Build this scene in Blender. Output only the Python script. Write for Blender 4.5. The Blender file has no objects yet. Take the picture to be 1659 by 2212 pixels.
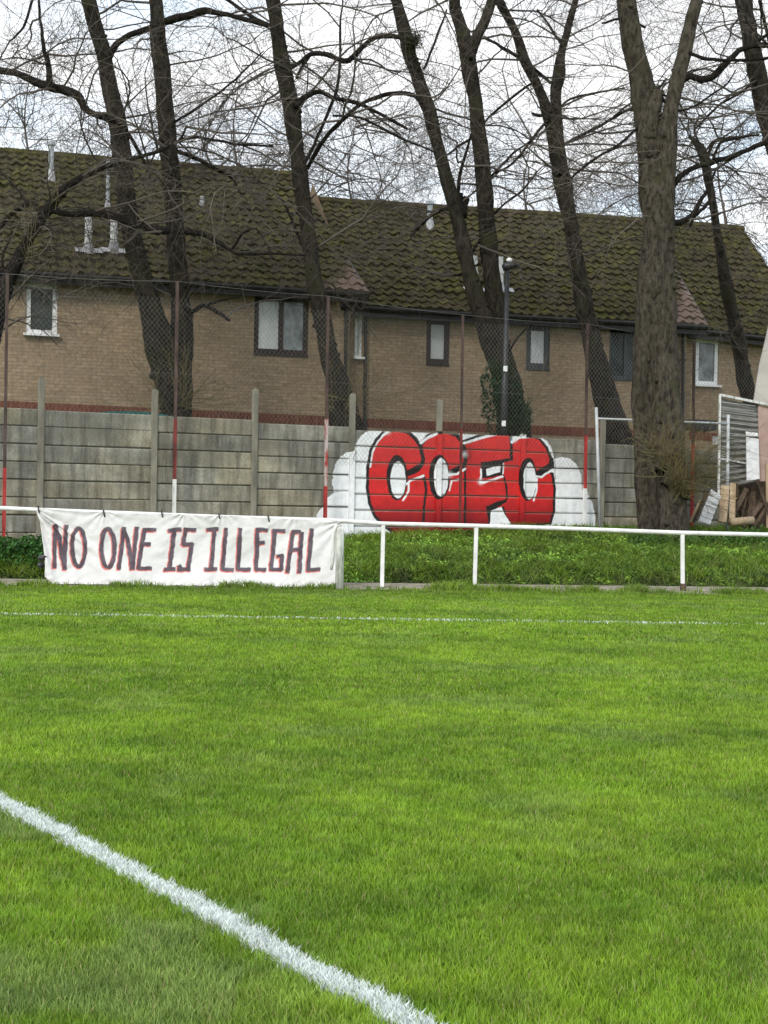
import bpy, math, random
import numpy as np
from mathutils import Vector, noise
rnd = random.Random(7)
nr = np.random.default_rng(5)
scene = bpy.context.scene
COL = scene.collection

# ------------------------------------------------------------------ camera model (also used to read real positions off the photo)
FP, W0, H0 = 3000.0, 1659.0, 2212.0
CAM = Vector((0, 0, 1.5)); RHO = .02; ALP = math.atan(46/FP)
Fw = Vector((0, math.cos(ALP), -math.sin(ALP))); U0 = Vector((0, math.sin(ALP), math.cos(ALP))); X0 = Vector((1, 0, 0))
RT = X0*math.cos(RHO) + U0*math.sin(RHO); UP = U0*math.cos(RHO) - X0*math.sin(RHO)
def ray(px, py): return Fw*FP + RT*(px-W0/2) - UP*(py-H0/2)
def atY(px, py, Y): d = ray(px, py); return CAM + d*(Y/d.y)
def atZ(px, py, z): d = ray(px, py); return CAM + d*((z-CAM.z)/d.z)
def onV(px, py, a, b): d = ray(px, py); return CAM + d*(a/(d.y-b*d.x))          # vertical plane Y = a + bX
def onP(px, py, p, n): d = ray(px, py); return CAM + d*((p-CAM).dot(n)/d.dot(n))
def project(co):                                                                  # Nx3 -> Nx2 photo pixels
    v = co - np.array(CAM); dz = v@np.array(Fw)
    return np.stack([W0/2 + FP*(v@np.array(RT))/dz, H0/2 - FP*(v@np.array(UP))/dz], 1)

# ------------------------------------------------------------------ object helpers
def tag(o, label=None, cat=None, group=None, kind=None):
    if label: o['label'] = label
    if cat: o['category'] = cat
    if group: o['group'] = group
    if kind: o['kind'] = kind
    return o
def empty(name, loc, label, cat, group=None):
    o = bpy.data.objects.new(name, None); o.location = loc; COL.objects.link(o); o.empty_display_size = .2
    return tag(o, label, cat, group)
ROOT = {}
def link(name, me, mats, parent=None, smooth=False):
    for m in (mats if isinstance(mats, (list, tuple)) else [mats]): me.materials.append(m)
    o = bpy.data.objects.new(name, me); COL.objects.link(o)
    if parent:
        o.parent = parent
        r = parent
        while r.parent: r = r.parent
        l = r.location
        me.transform(__import__('mathutils').Matrix.Translation(-Vector(l)))
    if smooth: me.polygons.foreach_set('use_smooth', [True]*len(me.polygons))
    return o
class MB:
    def __init__(s): s.v=[]; s.f=[]; s.uv=[]; s.mi=[]; s.hasuv=False
    def face(s, pts, uv=None, mi=0):
        n=len(s.v); s.v.extend([tuple(p) for p in pts]); s.f.append(tuple(range(n,n+len(pts)))); s.mi.append(mi)
        s.uv.extend(uv if uv else [(0,0)]*len(pts)); s.hasuv = s.hasuv or bool(uv)
    def box(s, c, ax, ay, az, mi=0):                         # centre + half-axis vectors
        c=Vector(c); ax=Vector(ax); ay=Vector(ay); az=Vector(az)
        n=len(s.v)
        for k in range(8):
            s.v.append(tuple(c+ax*(1 if k&1 else -1)+ay*(1 if k&2 else -1)+az*(1 if k&4 else -1)))
        for f in ((0,2,3,1),(4,5,7,6),(0,1,5,4),(2,6,7,3),(0,4,6,2),(1,3,7,5)):
            s.f.append(tuple(n+i for i in f)); s.mi.append(mi); s.uv.extend([(0,0)]*4)
    def bar(s, p, q, w, d, side=Vector((1,0,0)), mi=0):      # square bar p->q, width w along side
        p=Vector(p); q=Vector(q); a=(q-p)
        al=a.normalized(); sd=(side-al*side.dot(al)).normalized(); t=al.cross(sd)
        s.box((p+q)/2, sd*w/2, t*d/2, a/2, mi)
    def tube(s, pts, rad, n=8, cap=True, mi=0, rough=0, seed=0):
        pts=[Vector(p) for p in pts]; m=len(pts); base=len(s.v)
        u=None
        for i,p in enumerate(pts):
            t=(pts[min(i+1,m-1)]-pts[max(i-1,0)]).normalized()
            if u is None:
                u=t.orthogonal().normalized()
            else:
                u=(u-t*u.dot(t)); u = u.normalized() if u.length>1e-6 else t.orthogonal().normalized()
            w=t.cross(u); r=rad[i] if isinstance(rad,(list,tuple)) else rad
            for k in range(n):
                a=2*math.pi*k/n; dd=u*math.cos(a)+w*math.sin(a); rr=r
                if rough: 
                    q=p+dd*r
                    rr=r*(1+rough*(noise.noise(Vector((q.x*3.1+seed,q.y*3.1,q.z*1.3)))*1.0+noise.noise(Vector((q.x*9+seed,q.y*9,q.z*4)))*.45))
                s.v.append(tuple(p+dd*rr))
        for i in range(m-1):
            for k in range(n):
                a=base+i*n+k; b=base+i*n+(k+1)%n
                s.f.append((a,b,b+n,a+n)); s.mi.append(mi); s.uv.extend([(0,0)]*4)
        if cap:
            s.f.append(tuple(base+k for k in range(n))[::-1]); s.mi.append(mi); s.uv.extend([(0,0)]*n)
            s.f.append(tuple(base+(m-1)*n+k for k in range(n))); s.mi.append(mi); s.uv.extend([(0,0)]*n)
    def blob(s, c, rx, ry, rz, mi=0, nz=6, na=10, rough=.0, seed=0):
        base=len(s.v); c=Vector(c)
        for i in range(nz+1):
            th=math.pi*i/nz
            for k in range(na):
                a=2*math.pi*k/na; d=Vector((math.sin(th)*math.cos(a),math.sin(th)*math.sin(a),math.cos(th)))
                q=1+rough*noise.noise(d*2.3+Vector((seed,0,0)))
                s.v.append((c.x+d.x*rx*q,c.y+d.y*ry*q,c.z+d.z*rz*q))
        for i in range(nz):
            for k in range(na):
                a=base+i*na+k; b=base+i*na+(k+1)%na
                s.f.append((a,a+na,b+na,b)); s.mi.append(mi); s.uv.extend([(0,0)]*4)
    def build(s, name, mats, parent=None, smooth=False):
        me=bpy.data.meshes.new(name); me.from_pydata(s.v,[],s.f)
        if s.hasuv:
            l=me.uv_layers.new(name='UVMap'); l.data.foreach_set('uv', np.array(s.uv,dtype=np.float32).ravel())
        if any(s.mi): me.polygons.foreach_set('material_index', s.mi)
        o=link(name, me, mats, parent, smooth)
        return o
def np_mesh(name, verts, faces, cols=None):                   # numpy verts Nx3, faces MxK (K constant)
    me=bpy.data.meshes.new(name); k=faces.shape[1]
    me.vertices.add(len(verts)); me.vertices.foreach_set('co', verts.astype(np.float32).ravel())
    me.loops.add(faces.size); me.loops.foreach_set('vertex_index', faces.astype(np.int32).ravel())
    me.polygons.add(len(faces)); me.polygons.foreach_set('loop_start', np.arange(0,faces.size,k,dtype=np.int32))
    try: me.polygons.foreach_set('loop_total', np.full(len(faces),k,dtype=np.int32))
    except Exception: pass
    if cols is not None:
        a=me.color_attributes.new('Col','FLOAT_COLOR','POINT')
        c=np.ones((len(verts),4),dtype=np.float32); c[:,:3]=cols; a.data.foreach_set('color', c.ravel())
    me.update(); me.validate(); return me

# ------------------------------------------------------------------ materials
def mat(name, base=(.5,.5,.5), rough=.8, spec=.3, metal=0.):
    m=bpy.data.materials.new(name); m.use_nodes=True; nt=m.node_tree
    b=nt.nodes['Principled BSDF']; b.inputs['Base Color'].default_value=(*base,1); b.inputs['Roughness'].default_value=rough
    b.inputs['Specular IOR Level'].default_value=spec; b.inputs['Metallic'].default_value=metal
    return m, nt, b
def nd(nt, t, **kw):
    n=nt.nodes.new(t)
    for k,v in kw.items():
        if k in n.inputs: n.inputs[k].default_value=v
        else: setattr(n,k,v)
    return n
def noisecol(nt, vec, scale, stops, detail=6, rough=.6, dist=0):
    n=nd(nt,'ShaderNodeTexNoise'); n.inputs['Scale'].default_value=scale; n.inputs['Detail'].default_value=detail; n.inputs['Roughness'].default_value=rough; n.inputs['Distortion'].default_value=dist
    if vec is not None: nt.links.new(vec,n.inputs['Vector'])
    r=nd(nt,'ShaderNodeValToRGB'); e=r.color_ramp.elements
    while len(e)<len(stops): e.new(.5)
    for i,(p,c) in enumerate(stops): e[i].position=p; e[i].color=(*c,1) if len(c)==3 else c
    nt.links.new(n.outputs['Fac'],r.inputs['Fac']); return r.outputs['Color'], n
def mixc(nt, f, a, b, mode='MIX'):
    m=nd(nt,'ShaderNodeMix'); m.data_type='RGBA'; m.blend_type=mode
    for i,v in ((0,f),(6,a),(7,b)):
        if hasattr(v,'links') or hasattr(v,'is_linked'): nt.links.new(v,m.inputs[i])
        else: m.inputs[i].default_value = v if not isinstance(v,tuple) else ((*v,1) if len(v)==3 else v)
    return m.outputs[2]
def mapping(nt, out, scale=(1,1,1)):
    mp=nd(nt,'ShaderNodeMapping'); mp.inputs['Scale'].default_value=scale; nt.links.new(out,mp.inputs['Vector']); return mp.outputs[0]
def bump(nt, b, h, strength=.4, dist=.02):
    bp=nd(nt,'ShaderNodeBump'); bp.inputs['Strength'].default_value=strength; bp.inputs['Distance'].default_value=dist
    nt.links.new(h,bp.inputs['Height']); nt.links.new(bp.outputs[0],b.inputs['Normal'])
def objc(nt): return nd(nt,'ShaderNodeTexCoord').outputs['Object']
def uvc(nt): return nd(nt,'ShaderNodeTexCoord').outputs['UV']
def simple(name, c1, c2, scale=4, rough=.75, spec=.3, stretch=(1,1,1), bmp=0, lo=.35, hi=.65, metal=0):
    m,nt,b=mat(name,c1,rough,spec,metal); v=mapping(nt,objc(nt),stretch)
    c,n=noisecol(nt,v,scale,[(lo,c1),(hi,c2)]); nt.links.new(c,b.inputs['Base Color'])
    if bmp: bump(nt,b,n.outputs['Fac'],bmp,.02)
    return m
def attr_mat(name, rough=.6, spec=.25, dirt=None, transl=0):
    m,nt,b=mat(name,(.5,.5,.5),rough,spec)
    a=nd(nt,'ShaderNodeAttribute'); a.attribute_name='Col'; out=a.outputs['Color']
    if dirt: out=mixc(nt,1.0,out,noisecol(nt,objc(nt),dirt[0],[(.3,dirt[1]),(.65,dirt[2])])[0],'MULTIPLY')
    nt.links.new(out,b.inputs['Base Color'])
    if transl:
        t=nd(nt,'ShaderNodeBsdfTranslucent'); nt.links.new(out,t.inputs['Color'])
        mx=nd(nt,'ShaderNodeMixShader'); mx.inputs[0].default_value=transl
        nt.links.new(b.outputs[0],mx.inputs[1]); nt.links.new(t.outputs[0],mx.inputs[2]); nt.links.new(mx.outputs[0],nt.nodes['Material Output'].inputs[0])
    return m
M={}
# bark
def bark(name, a, b_, moss, mosslo=.52):
    m,nt,b=mat(name,a,.9,.15); o=objc(nt); v=mapping(nt,o,(1,1,.36))
    c,n=noisecol(nt,v,14,[(.38,a),(.62,b_)],9,.75)
    mo,_=noisecol(nt,o,1.6,[(mosslo,(0,0,0)),(mosslo+.13,(1,1,1))],5,.7)
    nt.links.new(mixc(nt,mo,c,moss),b.inputs['Base Color']); bump(nt,b,n.outputs['Fac'],1.,.09); return m
M['bark']=bark('bark',(.012,.010,.008),(.055,.045,.034),(.04,.04,.02))
M['barkbig']=bark('bark_big',(.022,.018,.014),(.125,.106,.08),(.065,.062,.034),.55)
M['limb']=bark('limb_bark',(.010,.008,.007),(.03,.024,.019),(.03,.032,.02),.6)
M['twig']=simple('twig_bark',(.05,.04,.034),(.12,.10,.082),1.2)
M['shoot']=simple('shoot_bark',(.08,.065,.028),(.18,.15,.065),3)
# brick
def brick(name, tint=1.0):
    m,nt,b=mat(name,(.4,.3,.2),.9,.15); u=uvc(nt)
    br=nd(nt,'ShaderNodeTexBrick'); br.inputs['Scale'].default_value=1; br.inputs['Brick Width'].default_value=.225; br.inputs['Row Height'].default_value=.075
    br.inputs['Mortar Size'].default_value=.007; br.inputs['Mortar Smooth'].default_value=.3; br.inputs['Bias'].default_value=-.1
    br.inputs['Color1'].default_value=(.31*tint,.228*tint,.145*tint,1); br.inputs['Color2'].default_value=(.39*tint,.295*tint,.195*tint,1); br.inputs['Mortar'].default_value=(.23*tint,.185*tint,.135*tint,1)
    nt.links.new(u,br.inputs['Vector'])
    d,_=noisecol(nt,u,.7,[(.3,(.78,.78,.8)),(.7,(1.1,1.08,1.05))],6,.65)
    e,_=noisecol(nt,u,11,[(.3,(.75,.75,.75)),(.7,(1.15,1.15,1.15))],3,.6)
    nt.links.new(mixc(nt,1.,mixc(nt,1.,br.outputs['Color'],d,'MULTIPLY'),e,'MULTIPLY'),b.inputs['Base Color'])
    bump(nt,b,br.outputs['Fac'],-.5,.01); return m
M['brick']=brick('buff_brick')
M['redbrick']=simple('red_soldier_brick',(.12,.045,.032),(.22,.09,.06),9,.9,.1,(3,1,.4))
# tiles with moss
def tiles(name):
    m,nt,b=mat(name,(.1,.08,.05),.95,.1); o=objc(nt)
    base,_=noisecol(nt,o,5,[(.3,(.022,.018,.014)),(.7,(.085,.066,.05))],7,.7)
    moss,n2=noisecol(nt,o,4.5,[(.36,(.015,.014,.009)),(.51,(.065,.063,.019)),(.70,(.23,.21,.042))],10,.85)
    at=nd(nt,'ShaderNodeAttribute'); at.attribute_name='Col'
    msk,_=noisecol(nt,o,1.6,[(.40,(0,0,0)),(.6,(1,1,1))],10,.85)
    bare=nd(nt,'ShaderNodeSeparateColor'); nt.links.new(at.outputs['Color'],bare.inputs[0])
    mu=nd(nt,'ShaderNodeMath',operation='MULTIPLY'); nt.links.new(msk,mu.inputs[0]); nt.links.new(bare.outputs[0],mu.inputs[1])
    b2=mixc(nt,bare.outputs[1],base,(.19,.14,.115))
    nt.links.new(mixc(nt,mu.outputs[0],b2,moss),b.inputs['Base Color']); bump(nt,b,n2.outputs['Fac'],.8,.04); return m
M['tile']=tiles('mossy_tile')
# concrete wall
def conc(name, greenish=0):
    m,nt,b=mat(name,(.3,.3,.28),.9,.15); u=uvc(nt)
    a,n=noisecol(nt,u,.9,[(.3,(.115,.113,.098)),(.5,(.235,.226,.19)),(.68,(.42,.405,.35))],9,.72)
    st,_=noisecol(nt,mapping(nt,u,(7,.5,1)),1.3,[(.36,(.62,.61,.6)),(.52,(1,1,1)),(.76,(1.3,1.29,1.26))],6,.6)
    gr,_=noisecol(nt,mapping(nt,u,(1,.8,1)),.9,[(.54,(0,0,0)),(.7,(.75,.75,.75))],5,.6)
    fine,_=noisecol(nt,u,30,[(.3,(.8,.8,.8)),(.7,(1.15,1.15,1.15))],3)
    c=mixc(nt,1.,mixc(nt,1.,a,st,'MULTIPLY'),fine,'MULTIPLY')
    wh,_=noisecol(nt,mapping(nt,u,(9,.8,1)),1.7,[(.60,(0,0,0)),(.72,(.6,.6,.6))],7,.75)
    c=mixc(nt,wh,c,(.55,.54,.49))
    oc,_=noisecol(nt,u,.33,[(.5,(1,1,1)),(.62,(1.12,1.05,.9))],4,.6); c=mixc(nt,1.,c,oc,'MULTIPLY')
    c=mixc(nt,gr,c,(.12,.125,.05) if greenish else (.17,.16,.12)); nt.links.new(c,b.inputs['Base Color']); bump(nt,b,n.outputs['Fac'],.3,.02); return m
M['conc']=conc('weathered_concrete'); M['concg']=conc('mossy_concrete',1)
M['concpost']=simple('concrete_post',(.15,.14,.115),(.29,.27,.21),5,.9,.15,(1,1,.3),.3)
M['white']=simple('white_gloss_paint',(.62,.62,.6),(.84,.84,.83),6,.45,.4,(1,1,.5),.05)
M['whitedirty']=simple('weathered_white_paint',(.26,.26,.23),(.7,.7,.67),5,.7,.3,(3,3,.6),.2,.34,.52)
M['red']=simple('red_post_paint',(.22,.022,.02),(.48,.05,.045),9,.6,.3,(1,1,.4),.1)
M['maroon']=simple('rusty_maroon_paint',(.05,.036,.032),(.12,.08,.07),8,.8,.2,(1,1,.3),.1)
M['reddark']=simple('dull_red_paint',(.07,.025,.022),(.24,.05,.045),9,.8,.2,(1,1,.3),.1)
M['redwhite']=simple('flaked_red_white_paint',(.35,.05,.045),(.46,.40,.38),11,.7,.3,(1,1,.5),.1,.42,.52)
M['wire']=simple('galvanised_wire',(.11,.11,.105),(.21,.21,.2),1.0,.5,.5)
M['galv']=simple('galvanised_pipe',(.32,.34,.35),(.52,.54,.55),7,.4,.5,(1,1,.4),.05)
M['black']=simple('black_painted_metal',(.012,.013,.015),(.03,.031,.033),5,.45,.4)
M['gutter']=simple('black_plastic_gutter',(.012,.011,.01),(.022,.02,.02),3,.5,.4)
M['upvc']=simple('white_window_plastic',(.7,.7,.7),(.82,.82,.82),3,.4,.4)
M['brownwood']=simple('dark_brown_window_wood',(.022,.014,.011),(.05,.033,.027),5,.6,.3)
M['greyframe']=simple('anthracite_window_frame',(.025,.03,.035),(.05,.056,.062),5,.5,.4)
def glass(name,c1,c2,scale=2.,spec=.5):
    m,nt,b=mat(name,c1,.1 if spec>.3 else .3,spec); c,_=noisecol(nt,mapping(nt,objc(nt),(1,1,.6)),scale,[(.35,c1),(.65,c2)],4); nt.links.new(c,b.inputs['Base Color']); return m
M['glassdark']=glass('dark_glass',(.008,.014,.014),(.06,.08,.078),2.2,.15)
M['glasspale']=glass('pale_grey_glass',(.42,.44,.44),(.62,.64,.63),1.6)  # pane with a pale grey base colour, varied by noise
M['glassmix']=glass('reflecting_glass',(.05,.06,.06),(.3,.34,.34),3)
M['lead']=simple('lead_flashing',(.32,.32,.34),(.46,.46,.48),5,.6,.4)
M['flue']=simple('white_flue_pipe',(.6,.6,.61),(.7,.7,.7),3,.5,.3)
M['fluegrey']=simple('grey_vent_pipe',(.32,.36,.38),(.42,.45,.47),3,.5,.3)
M['teal']=simple('teal_plastic',(.01,.07,.065),(.02,.12,.11),6,.5,.4)
M['canvas']=simple('pale_canvas',(.42,.39,.36),(.56,.53,.5),2,.8,.2)
M['pink']=simple('faded_pink_board',(.30,.20,.17),(.42,.30,.26),3,.8,.2)
M['board']=simple('whitewashed_board',(.55,.55,.56),(.78,.78,.8),6,.7,.3,(1,1,2))
M['wood']=simple('raw_timber',(.28,.2,.12),(.48,.37,.25),7,.8,.2,(1,1,.2),.2)
M['darkwood']=simple('rotten_dark_timber',(.035,.024,.018),(.12,.085,.06),7,.9,.2,(1,1,.3),.3)
M['corr']=simple('corrugated_grey_sheet',(.15,.145,.13),(.26,.25,.225),3,.7,.3)
M['leaf']=attr_mat('leaf_green',.55,.3,None,.25)
M['blade']=attr_mat('grass_blade',.5,.3,None,.3)
M['mural']=attr_mat('spray_paint',.55,.3,(9,(.86,.85,.85),(1.05,1.05,1.05)))
def cloth():
    m,nt,b=mat('banner_cloth',(.8,.8,.8),.9,.1); a=nd(nt,'ShaderNodeAttribute'); a.attribute_name='Col'
    d,_=noisecol(nt,objc(nt),2.2,[(.3,(.88,.875,.86)),(.6,(1,1,1))],6)
    f,n=noisecol(nt,objc(nt),60,[(.3,(.93,.93,.93)),(.7,(1.03,1.03,1.03))],3)
    nt.links.new(mixc(nt,1.,mixc(nt,1.,a.outputs['Color'],d,'MULTIPLY'),f,'MULTIPLY'),b.inputs['Base Color']); bump(nt,b,n.outputs['Fac'],.1,.005); return m
M['cloth']=cloth()
def turf():
    m,nt,b=mat('turf_soil',(.1,.2,.03),.95,.05); o=objc(nt)
    a,_=noisecol(nt,o,.55,[(.32,(.06,.12,.012)),(.5,(.10,.185,.016)),(.7,(.14,.235,.022))],7,.6)
    s,n=noisecol(nt,mapping(nt,o,(1,.35,1)),26,[(.3,(.55,.6,.5)),(.7,(1.25,1.25,1.2))],5,.7)
    nt.links.new(mixc(nt,1.,a,s,'MULTIPLY'),b.inputs['Base Color']); bump(nt,b,n.outputs['Fac'],.5,.02); return m
M['turf']=turf()
M['soil']=simple('bank_soil',(.03,.035,.015),(.075,.09,.03),3,.95,.05,(1,1,1),.5)
M['path']=simple('concrete_path',(.17,.15,.115),(.34,.31,.25),4,.95,.1,(1,1,1),.3)
M['linepaint']=simple('white_line_marking',(.3,.42,.25),(.8,.82,.8),22,.9,.1,(1,1,1),.3,.3,.5)

# ------------------------------------------------------------------ ground
def wallY(X): return 26.67+.4706*X
def pathB(X): return 22.5+.13*X
def pathF(X): return 20.75+.13*X
def railY(X): return 21.6+.10*X
def sm(t): t=max(0.,min(1.,t)); return t*t*(3-2*t)
def bankz(X,Y):
    d=Y-pathB(X)
    if d<=0: return -.25
    w=max(.6,wallY(X)-pathB(X)); top=.38+.46*sm((X+6)/11.5)
    t=min(1,d/w)
    z=.1*sm(d/.3)+(top-.1)*(t**.75)
    return z+.05*noise.noise(Vector((X*1.3,Y*1.3,0)))
g=MB(); g.face([(-300,-100,0),(300,-100,0),(300,500,0),(-300,500,0)])
tag(g.build('pitch', M['turf']),kind='structure')
g=MB(); n=60
for i in range(n):
    a=-30+i; g.face([(a,pathF(a),.004),(a+1,pathF(a+1),.004),(a+1,pathB(a+1)+.12,.004),(a,pathB(a)+.12,.004)])
tag(g.build('path', M['path']),kind='structure')
nx,ny=180,90; vs=[];fs=[]
for i in range(nx+1):
    X=-30+60*i/nx
    for j in range(ny+1):
        t=(j/ny)**2.2; Y=pathB(X)+.02+t*45; vs.append((X,Y,bankz(X,Y) if j else -.05))
for i in range(nx):
    for j in range(ny):
        a=i*(ny+1)+j; fs.append((a,a+ny+1,a+ny+2,a+1))
me=bpy.data.meshes.new('bank'); me.from_pydata(vs,[],fs); tag(link('bank',me,M['soil'],smooth=True),kind='structure')

# ------------------------------------------------------------------ grass blades
def vnoise(x,y,s,seed=0):
    x=x*s+seed*13.7; y=y*s+seed*7.3; xi=np.floor(x).astype(int); yi=np.floor(y).astype(int); fx=x-xi; fy=y-yi
    fx=fx*fx*(3-2*fx); fy=fy*fy*(3-2*fy)
    h=lambda a,b:(np.abs(np.sin(a*127.1+b*311.7+seed*74.7)*43758.5453)%1.0)
    return (h(xi,yi)*(1-fx)+h(xi+1,yi)*fx)*(1-fy)+(h(xi,yi+1)*(1-fx)+h(xi+1,yi+1)*fx)*fy
def fbm(x,y,s,seed=0): return (vnoise(x,y,s,seed)*.5+vnoise(x,y,s*2.1,seed+1)*.28+vnoise(x,y,s*4.3,seed+2)*.22)
# painted lines as ground segments
nl=[atZ(-260,1608,0),atZ(0,1741,0),atZ(150,1819,0),atZ(270,1882,0),atZ(420,1966,0),atZ(560,2044,0),atZ(660,2098,0),atZ(800,2170,0),atZ(905,2228,0),atZ(1200,2370,0)]
NA,NB=nl[1],nl[8]
TA,TB=atZ(0,1329,0),atZ(1659,1352,0)
def dline(x,y,A,B):
    dx,dy=B.x-A.x,B.y-A.y; L=math.hypot(dx,dy); return ((x-A.x)*dy-(y-A.y)*dx)/L
def dpoly(x,y,P):
    best=np.full(x.shape,1e9)
    for a,b in zip(P[:-1],P[1:]):
        dx,dy=b.x-a.x,b.y-a.y; t=np.clip(((x-a.x)*dx+(y-a.y)*dy)/(dx*dx+dy*dy),0,1)
        best=np.minimum(best,np.hypot(x-a.x-t*dx,y-a.y-t*dy))
    return best
def blades(name, x, y, z0, h, w, cols, lean=.5, m='blade'):
    n=len(x); a=nr.uniform(0,2*np.pi,n); fa=nr.normal(0,.6,n)
    ux,uy=np.cos(fa)*w/2,np.sin(fa)*w/2
    la=(.25+nr.uniform(0,1,n))*lean*h*1.25; lx,ly=np.cos(a)*la,np.sin(a)*la
    v=np.empty((n,5,3)); 
    v[:,0]=np.stack([x-ux,y-uy,z0],1); v[:,1]=np.stack([x+ux,y+uy,z0],1)
    v[:,2]=np.stack([x+ux*.8+lx*.35,y+uy*.8+ly*.35,z0+h*.6],1); v[:,3]=np.stack([x-ux*.8+lx*.35,y-uy*.8+ly*.35,z0+h*.6],1)
    v[:,4]=np.stack([x+lx,y+ly,z0+h],1)
    b=np.arange(n)[:,None]*5
    f=np.concatenate([b+np.array([[0,1,2]]),b+np.array([[0,2,3]]),b+np.array([[3,2,4]])])
    c=np.repeat(cols[:,None,:],5,1); c[:,0:2]*=.8; c[:,4]*=1.1
    me=np_mesh(name,v.reshape(-1,3),f,c.reshape(-1,3)); return link(name,me,M[m])
X_,Y_,D_=[],[],[]
for (y0,y1,dens,wd) in ((3.3,5,15000,.0030),(5,7,10500,.0036),(7,10,6500,.0048),(10,14,3300,.007),(14,21.2,1700,.011)):
    area=(y1**2-y0**2)/2*.56*1.25; n=int(area*dens)
    yy=np.sqrt(nr.uniform(y0**2,y1**2,n)); xx=nr.uniform(-.35,.35,n)*yy
    X_.append(xx);Y_.append(yy);D_.append(np.full(n,wd))
    n2=int((y1-y0)*7*dens*.28); yy=nr.uniform(y0,y1,n2); xx=(.35*yy+nr.uniform(0,3.5,n2))*np.where(nr.uniform(0,1,n2)<.5,-1,1)
    X_.append(xx);Y_.append(yy);D_.append(np.full(n2,wd*1.8))
gx=np.concatenate(X_);gy=np.concatenate(Y_);gw=np.concatenate(D_)
k=gy<pathF(0)+.13*gx; gx,gy,gw=gx[k],gy[k],gw[k]
def grasscol(x,y):
    n=len(x); p=fbm(x*.7,y,1.3,3); q=fbm(x*.6,y,4.2,8); t=np.clip((p-.25)/.5,0,1)[:,None]; t2=np.clip((q-.25)/.5,0,1)[:,None]
    dark=np.array([.115,.22,.018]); mid=np.array([.215,.368,.027]); yel=np.array([.35,.48,.042]); dry=np.array([.25,.32,.13])
    c=dark*(1-t)+mid*t; c=c*(1-.5*t2)+yel*(.5*t2)*(.6+.4*t)+dark*(.5*t2)*(.4-.4*t)
    dr=np.clip((fbm(x,y,1.6,21)-.54)/.15,0,1)[:,None]*np.where((y<6.2)&(x<-.4),.8,.35)[:,None]; c=c*(1-.6*dr)+dry*.6*dr
    tf=np.clip((fbm(x*.8,y,13,64)-.2)/.6,0,1)[:,None]; r=nr.uniform(0,1,(n,1)); c=c*(.62+.68*r)*(.74+.5*tf); dd=(nr.uniform(0,1,n)<.035); c[dd]=np.array([.36,.33,.14]); return c
tuft=fbm(gx,gy,5,31)
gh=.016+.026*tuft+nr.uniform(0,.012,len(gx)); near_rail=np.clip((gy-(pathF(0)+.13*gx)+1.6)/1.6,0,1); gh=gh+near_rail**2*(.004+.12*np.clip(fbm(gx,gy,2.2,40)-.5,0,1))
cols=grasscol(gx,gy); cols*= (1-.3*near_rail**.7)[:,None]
dn=dpoly(gx,gy,nl); dt=np.abs(dline(gx,gy,TA,TB))
edge=.046+.035*(fbm(gx,gy,11,50)-.5)+.02*(fbm(gx,gy,40,51)-.5)
pn=np.clip((edge-dn)/.026+.5,0,1); pt=np.where(dt<.06,.62*np.clip((fbm(gx,gy,1.7,60)-.22)*3.2,0,1),0)
isn=nr.uniform(0,1,len(gx))<np.maximum(pn*.93,0); ist=nr.uniform(0,1,len(gx))<pt
isl=isn|ist
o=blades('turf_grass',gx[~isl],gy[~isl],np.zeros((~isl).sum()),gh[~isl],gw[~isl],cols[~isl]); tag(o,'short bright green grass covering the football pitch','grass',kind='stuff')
wc=lambda n: np.array([.80,.86,.84])*nr.uniform(.5,1.2,(n,1))
def doline(sel,name,P):
    x,y=gx[sel],gy[sel]; h=gh[sel]; w=gw[sel]*1.25
    if P=='near':
        n=len(x); rep=2; x=np.concatenate([x]+[x+nr.normal(0,.008,n) for _ in range(rep)]); y=np.concatenate([y]+[y+nr.normal(0,.008,n) for _ in range(rep)]); h=np.tile(h,rep+1); w=np.tile(w,rep+1)
    n=len(x); o=blades(name,x,y,np.zeros(n),h*.95,w,wc(n),.6); tag(o,kind='structure')
doline(isn,'penalty_line','near'); doline(ist&~isn,'touchline','far')
# unmown fringe along the path
n=16000; fx=nr.uniform(-8.5,8.5,n); fy=pathF(0)+.13*fx+nr.normal(0,.16,n)+.1; cl=fbm(fx,fy,2.6,77); kk=(cl>.56)|(nr.uniform(0,1,n)<.12)
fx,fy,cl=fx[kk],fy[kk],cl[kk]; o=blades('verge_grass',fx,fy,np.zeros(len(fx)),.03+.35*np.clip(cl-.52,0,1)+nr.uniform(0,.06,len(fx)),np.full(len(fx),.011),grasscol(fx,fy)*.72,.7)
tag(o,'longer unmown grass tufts along the edge of the concrete path','grass',kind='stuff')

# leaves helper
def leaves(name, pts, size, cols, parent=None, flat=.5):
    n=len(pts); nrm=nr.normal(0,1,(n,3)); nrm[:,2]+=flat*2; nrm/=np.linalg.norm(nrm,axis=1)[:,None]
    t=nr.normal(0,1,(n,3)); u=np.cross(nrm,t); u/=np.linalg.norm(u,axis=1)[:,None]; w=np.cross(nrm,u)
    s=size[:,None]; v=np.empty((n,4,3)); v[:,0]=pts-u*s; v[:,1]=pts-w*s*.42; v[:,2]=pts+u*s; v[:,3]=pts+w*s*.42
    v[:,0,2]-=.2*size; v[:,2,2]-=.3*size
    f=np.arange(n*4).reshape(n,4); me=np_mesh(name,v.reshape(-1,3),f,np.repeat(cols,4,0)); return link(name,me,M['leaf'],parent)
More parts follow.
